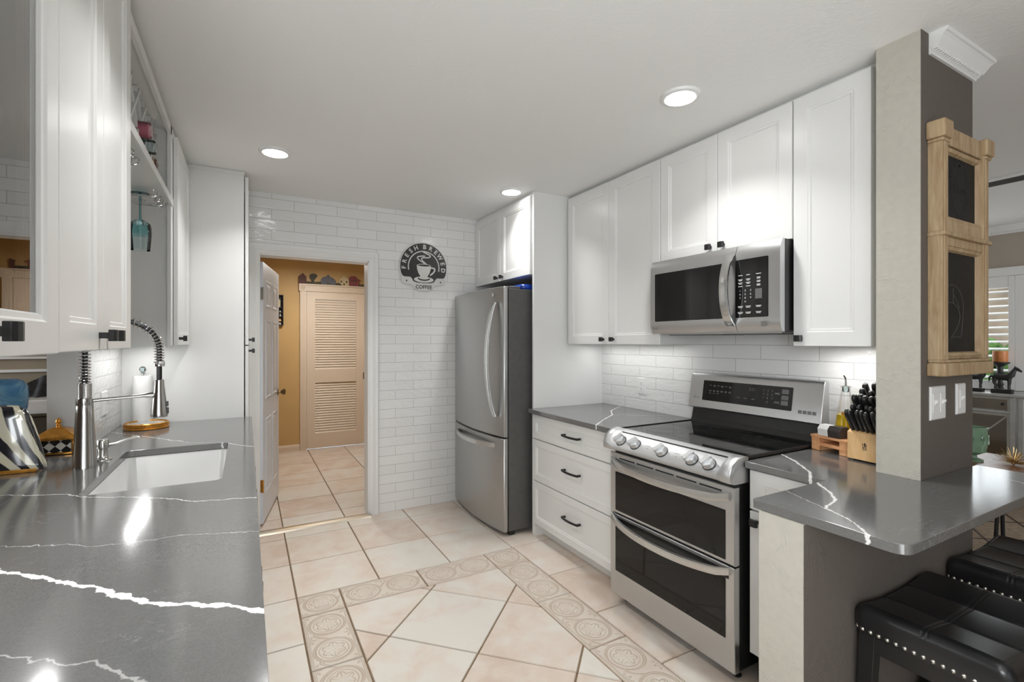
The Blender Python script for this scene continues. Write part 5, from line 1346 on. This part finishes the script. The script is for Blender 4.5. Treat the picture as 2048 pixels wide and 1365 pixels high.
for a0, a1, b0, b1 in ((0, .008, 0, bh__), (bw_-.008, bw_, 0, bh__), (.008, bw_-.008, 0, .008), (.008, bw_-.008, bh__-.008, bh__), (.008, bw_-.008, .105, .11), (.008, bw_-.008, .155, .16), (.008, bw_-.008, .215, .22), (.10, .104, .008, bh__-.008)):
    m.mbox(BMp, a0, a1, b0, b1, .005, .05)
m.build('box_frame', 'dkwood', t)
for a, b, r1, r2, h, cc in ((.155, .222, .010, .018, .10, 'creamlabel'), (.135, .222, .008, .01, .08, 'signw'), (.125, .161, .012, .012, .04, 'signw'), (.165, .161, .010, .01, .02, 'signw'), (.165, .111, .012, .008, .035, 'signw'), (.125, .111, .008, .008, .03, 'creamlabel'), (.16, .009, .02, .012, .03, 'signw'), (.16, .05, .020, .018, .035, 'blockw'), (.12, .009, .01, .01, .04, 'signw'), (.12, .055, .015, .015, .04, 'pallet')):
    q = lambda x, y, z, a=a, b=b: (.19+a+x, 6.527-y, 1.56+b+z)
    MB().lathe([(r1*.7, 0), (r1, h*.25), (r2*.6, h*.6), (r2*.75, h*.8), (.001, h)], q, 12).build('figurine', cc, t)

# ================================================================== DEN, seen through the pass-through
t = thing('storage_bench', 'dark olive storage bench in the next room', 'bench', (-1.7, 4.3, 0))
MT['olive'] = simple('dark_olive_wood', (.050, .042, .022), .6, ns=4, na=.3)
MB().box(-2.6, -.80, 4.45, 4.95, .08, .855).build('body', 'olive', t, bevel=.004); MB().box(-2.58, -.82, 4.5, 4.92, 0, .08).build('plinth', 'olive', t)
MB().box(-2.62, -.79, 4.43, 4.952, .855, .872).build('bench_top', 'olive', t, bevel=.003)
o = MB().loft([[(x, y, z) for x, y in rrect(-1.75+d, -.85-d, 4.46+d, 4.90-d, .02)] for d, z in ((.0, .8725), (0, .955), (.004, .965), (.05, .972))], smooth=False).build('storage_box', 'signw'); o['label'] = 'pale white box lying on the olive bench'; o['category'] = 'box'
m = MB(); NX, NY = 50, 20; g = []
for j in range(NY+1):
    r_ = []
    for i in range(NX+1):
        u, v = i/NX, j/NY; x = -1.40 + .56*u + .05*v
        top = 1.142 - .10*max(0, (.22-u)/.22)**2 - .02*sin(u*9)
        z = top - v*(.130+.012*sin(u*7)); y = 4.74 - .16*v - .035*sin(u*46 + v*3.5) - .02*sin(u*23+1.0)
        r_.append((x, y, z))
    g.append(r_)
back = [[(x, 4.82, z) for x, y, z in r_] for r_ in g]
m.loft(g, False, False, True); m.loft(back, False, False, True)
m.loft([g[0], back[0]], False, False, True); m.loft([g[-1], back[-1]], False, False, True)
o = m.build('blanket', 'cloth', ang=80); o['label'] = 'charcoal folded blanket heaped on the white box'; o['category'] = 'blanket'
jx, jy = -1.135, 3.40
t = thing('water_jug', 'large blue translucent water jug beyond the pass-through', 'jug', (jx, jy, .72))
q = lambda a, b, c: (jx+a, jy+b, .70+c)
MB().lathe([(.02, .002), (.115, .002), (.132, .02), (.134, .05), (.126, .06), (.134, .075), (.135, .17), (.127, .185), (.135, .20), (.1355, .29), (.128, .305), (.134, .325), (.137, .36), (.138, .40), (.135, .435), (.120, .462), (.100, .474), (.035, .478)], q, 40).build('jug_body', 'jug', t, ang=60)
m = MB().tube([q(-.02, -.139, .30), q(-.02, -.150, .335), q(.0, -.152, .37), (jx+.02, jy-.147, .70+.385)], .014, 8)
m.mbox(lambda a, b, c: q(a, b, c), .005, .062, -.1405, -.12, .24, .395).mbox(lambda a, b, c: q(a, b, c), -.05, .005, -.1415, -.125, .24, .335)
m.build('grip_recess', 'navy', t, 'navy blue moulded grip', bevel=.004)
o = MB().box(jx-.25, jx+.25, jy-.25, jy+.25, .66, .70).box(jx-.23, jx-.19, jy-.23, jy-.19, 0, .66).box(jx+.19, jx+.23, jy-.23, jy-.19, 0, .66).box(jx-.23, jx-.19, jy+.19, jy+.23, 0, .66).box(jx+.19, jx+.23, jy+.19, jy+.23, 0, .66).build('side_table', 'olive'); o['label'] = 'dark side table carrying the blue water jug'; o['category'] = 'table'

# ================================================================== DINING ROOM
# window with plantation shutters
WX = 6.13
m = MB()
for y0, y1, z0, z1 in ((1.36, 1.40, .93, 1.97), (2.56, 2.60, .93, 1.97), (1.40, 2.56, .93, .97), (1.40, 2.56, 1.93, 1.97), (1.96, 2.0, .97, 1.93)): m.box(WX+.02, WX+.12, y0, y1, z0, z1)
S('window_2', m, 'trimw', label='white dining room window frame')
casing_m = MB().box(WX-.022, WX+.0, 1.22, 1.40, .90, 2.01).box(WX-.022, WX, 2.56, 2.68, .90, 2.01).box(WX-.028, WX, 1.20, 2.70, 1.97, 2.03).box(WX-.04, WX, 1.19, 2.71, 2.03, 2.045).box(WX-.05, WX, 1.2, 2.7, .88, .91)
for y in (1.25, 1.29, 1.33): casing_m.box(WX-.026, WX-.021, y, y+.012, .90, 1.97)
S('trim_11', casing_m, 'trimw', label='white window casing')
o = MB().box(WX+.06, WX+.064, 1.40, 2.56, .97, 1.93).build('window_pane', 'glass', kind='structure')
def shutter(label, y0, y1):
    t = thing('shutter_panel', label, 'shutter', (WX-.02, (y0+y1)/2, .93), 'plantation shutters')
    for ya, yb in ((y0, y0+.042), (y1-.042, y1)): MB().box(WX-.03, WX+.0, ya, yb, .92, 1.965).build('stile', 'trimw', t, bevel=.002)
    for za, zb in ((.92, 1.0), (1.86, 1.965)): MB().box(WX-.028, WX-.002, y0+.042, y1-.042, za, zb).build('rail', 'trimw', t, bevel=.002)
    for k in range(13):
        z = 1.033 + k*.066; a = radians(18); c, s = cos(a), sin(a); pr = []
        for i in range(12): th = 2*pi*i/12; u, v = .029*cos(th), .0042*sin(th); pr.append((WX-.015+u*c-v*s, z+u*s+v*c))
        MB().prism(pr, y0+.043, y1-.043, lambda p, q_, r_: (p, r_, q_), smooth=True).build('slat', 'trimw', t)
    MB().box(WX-.050, WX-.042, (y0+y1)/2-.006, (y0+y1)/2+.006, 1.04, 1.83).build('tilt_rod', 'trimw', t)
shutter('white plantation shutter panel next to the window casing', 1.635, 2.09); shutter('white plantation shutter panel hidden mostly behind the column', 2.095, 2.555)
o = MB().box(WX-.03, WX, 1.40, 1.632, .92, 1.965).box(WX-.034, WX-.03, 1.43, 1.45, .95, 1.93).build('window_trim_board', 'trimw', kind='structure', label='wide white stile beside the shutters')
sun = bpy.data.lights.new('sun', 'SUN'); sun.energy = 2.5; sun.angle = .01; so = bpy.data.objects.new('sun', sun); COL.objects.link(so); so.rotation_euler = Vector((.75, .25, -.9)).to_track_quat('-Z', 'Y').to_euler()
# garden outside
S('ground_outside', MB().box(6.35, 14, -4, 8, -.3, -.1), 'hedge')
o = MB(); random.seed(3)
for k in range(60): o.ball((9.2+random.uniform(-.4, .4), random.uniform(.2, 6.5), random.uniform(-.1, 1.3)), random.uniform(.2, .5), 8, 6)
hd_ = o.build('hedge', 'hedge', cat='hedge', label='green garden hedge outside the shuttered window')
o = MB().box(10.6, 10.8, 1.2, 8.5, -.1, 2.4).build('patio_house', 'fence'); o['label'] = 'pale neighbouring house wall outside the window'; o['category'] = 'house'
# mirrored console
t = thing('console_cabinet', 'silver-framed mirrored console cabinet under the shuttered window', 'console', (5.93, 1.8, 0))
CX0, CX1, CY0, CY1 = 5.75, 6.09, 1.0, 2.75
MB().box(CX0+.02, CX1, CY0+.01, CY1-.01, .06, .885).build('body', 'silver', t)
MB().box(CX0-.012, CX1+.0, CY0-.01, CY1+.01, .885, .908).build('top', 'silver', t, bevel=.004)
for k, (y0, y1) in enumerate(((1.02, 1.49), (1.49, 1.57), (1.57, 2.16), (2.16, 2.74))):
    cm = lambda a, b, c, y0=y0: (CX0+.02-c, y0+a, b)
    if k == 1:
        MB().mbox(cm, .0, .03, .08, .88, 0, .022).mbox(cm, .05, .08, .08, .88, 0, .022).build('corner_post', 'silver', t); continue
    wd = y1-y0
    MB().mbox(cm, .02, wd-.02, .77, .865, 0, .006).build('drawer_mirror', 'mirror', t, 'mirrored drawer front')
    MB().rects(lambda a, b, c, y0=y0: (CX0+.02-c, y0+a, .745+b), wd, .135, [(0, 0), (0, .018), (.018, .016), (.02, .004)], hole=True).build('drawer_frame', 'silver', t)
    dm = MB().mbox(cm, .02, wd-.02, .12, .72, 0, .006).build('door_mirror', 'mirror', t, 'antiqued mirror door')
    MB().rects(lambda a, b, c, y0=y0: (CX0+.02-c, y0+a, .10+b), wd, .64, [(0, 0), (0, .018), (.022, .016), (.024, .004)], hole=True).build('door_frame', 'silver', t)
    m = MB(); m.tube([cm(.02, .12, .008), cm(wd/2, .42, .010), cm(wd-.02, .72, .008)], .006, 6).tube([cm(.02, .72, .008), cm(wd/2, .42, .010), cm(wd-.02, .12, .008)], .006, 6)
    m.build('lattice', 'silver', t)
    MB().ball(cm(.05, .82, .012), .012, 10, 6).ball(cm(wd/2, .42, .016), .014, 10, 6).build('knob', 'bplast', t)
MB().box(CX0+.01, CX1, CY0, CY1, 0, .10).build('plinth', 'salt', t, 'pale base rail')
# horses and candle on the console
def horse(label, x, y, sc):
    t = thing('horse_figurine', label, 'figurine', (x, y, .908), 'dark horse figurines on the console')
    H = lambda a, c, b=0.0: (x+b*sc, y-a*sc, .908+c*sc)      # a along the body (toward its head), c up
    MB().box(x-.04*sc, x+.04*sc, y-.085*sc, y+.085*sc, .9083, .908+.045*sc).build('plinth', 'ironst', t, bevel=.004)
    m = MB()
    m.tube([H(-.085, .175), H(-.06, .185), H(0, .178), H(.05, .185), H(.075, .21), H(.09, .245), H(.105, .275)], [sc*.012, sc*.036, sc*.034, sc*.038, sc*.032, sc*.022, sc*.016], 12)
    m.tube([H(.098, .285), H(.118, .272), H(.145, .250), H(.155, .244)], [sc*.014, sc*.017, sc*.011, sc*.009], 10)
    for s in (-.012, .012): m.tube([H(.100, .285, s), H(.100, .305, s)], [sc*.005, sc*.001], 6)
    for s in (-.016, .016):
        m.tube([H(.055, .165, s), H(.058, .11, s), H(.054, .08, s), H(.056, .048, s)], [sc*.018, sc*.010, sc*.008, sc*.010], 8)
        m.tube([H(-.058, .165, s), H(-.066, .115, s), H(-.052, .085, s), H(-.056, .048, s)], [sc*.022, sc*.011, sc*.008, sc*.010], 8)
    m.tube([H(-.085, .19), H(-.105, .17), H(-.108, .12)], [sc*.010, sc*.010, sc*.004], 8)
    m.build('horse_body', 'ironst', t)
horse('dark horse figurine in front of the orange candle', 5.86, 1.650, .80)
horse('dark horse figurine half hidden behind the column', 5.86, 1.835, .74)
t = thing('candle_holder', 'turned dark pedestal candle holder behind the horse', 'candle holder', (5.99, 1.70, .908))
q = lambda a, b, c: (5.99+a, 1.70+b, .908+c)
MB().lathe([(.05, 0), (.05, .012), (.03, .02), (.018, .05), (.026, .07), (.018, .09), (.020, .15), (.032, .17), (.020, .19), (.022, .23), (.055, .255), (.066, .265), (.066, .272), (.003, .272)], q, 24).build('pedestal', 'ironst', t)
t2 = thing('candle', 'orange pillar candle on the dark pedestal holder', 'candle', (5.99, 1.70, 1.1805))
MB().lathe([(.002, .0005), (.050, .0005), (.052, .004), (.052, .096), (.049, .10), (.002, .098)], lambda a, b, c: (5.99+a, 1.70+b, 1.1805+c), 28).build('wax', 'orange', t2); MB().tube([(5.99, 1.70, 1.278), (5.991, 1.70, 1.292)], .0016, 6).build('wick', 'bplast', t2)
# dining table with its ornaments
t = thing('dining_table', 'red-brown wood dining table behind the column', 'table', (3.2, .1, 0))
MB().box(2.78, 3.60, -.95, 1.20, .725, .75).build('table_top', 'tablew', t, bevel=.004)
for x, y in ((2.86, -.86), (2.86, .94), (3.50, -.86)): MB().tube([(x, y, .0098), (x, y, .725)], .014, 10).build('leg', 'bplast', t)
for x0, x1 in ((3.475, 3.50), (3.53, 3.50)): MB().tube([(x0, 1.02 if x0 < 3.5 else .985, .0098), (x1, .99, .725)], .009, 8).build('leg', 'bplast', t)
t = thing('footed_vase', 'green embossed footed vase beside the column', 'vase', (3.30, 1.045, .75))
q = lambda a, b, c: (3.30+a, 1.045+b, .75+c)
MB().lathe([(.002, .0005), (.045, .0005), (.046, .008), (.022, .018), (.020, .03), (.055, .05), (.062, .10), (.060, .16), (.066, .175), (.060, .176), (.055, .16), (.057, .1), (.02, .06)], q, 32, caps=False).build('bowl', 'green', t)
m = MB()
for i in range(9):
    a = 2*pi*i/9; m.tube([q(.0625*cos(a+d), .0625*sin(a+d), z) for d, z in ((0, .09), (.10, .105), (.12, .125), (0, .14), (-.10, .125), (-.04, .11))], .003, 6)
m.build('embossed_scrolls', 'green', t)
t = thing('starburst_ornament', 'spiky gold starburst ornament on the dining table', 'ornament', (3.36, .905, .75))
m = MB(); random.seed(11); c_ = Vector((3.36, .905, .758))
for k in range(90):
    a = random.uniform(0, 2*pi); e = math.acos(random.uniform(.05, 1)); d = Vector((sin(e)*cos(a), sin(e)*sin(a), cos(e)))
    m.tube([c_, c_+d*random.uniform(.05, .085)], [.0016, .0006], 5)
m.ball(c_, .0078, 10, 6); m.build('spikes', 'starg', t)
# rug under the table
o = MB().box(2.6, 5.4, -1.6, 1.75, -.0015, .008).build('area_rug', 'darkfloor'); o['label'] = 'brown rug with dark diamond lines under the dining table'; o['category'] = 'rug'
m = MB()
for k in range(-8, 12):
    for s in (-1, 1):
        y0 = -1.6 + k*.42; pts = clip([(2.62, y0-.008), (5.38, y0-.008+s*1.9), (5.38, y0+.008+s*1.9), (2.62, y0+.008)], 2.62, 5.38, -1.58, 1.73)
        if pts: m.prism(pts, .0075, .0095)
m.build('rug_lines', 'dkwood', o)
# air vent on the dining ceiling
t = thing('ceiling_vent', 'long dark ceiling air vent above the dining room', 'vent', (4.38, 1.2, CEIL-.02))
MB().box(4.262, 4.285, -.3, 1.9, CEIL-.014, CEIL).box(4.43, 4.452, -.3, 1.9, CEIL-.014, CEIL).build('frame', 'trimw', t)
MB().box(4.285, 4.43, -.3, 1.9, CEIL-.003, CEIL-.0005).build('backing', 'gap', t)
m = MB()
for k in range(6): m.prism([(4.293+k*.023, CEIL-.003), (4.306+k*.023, CEIL-.014), (4.309+k*.023, CEIL-.014), (4.296+k*.023, CEIL-.003)], -.3, 1.9, lambda a, b, c: (a, c, b))
m.build('louver', 'gray', t)
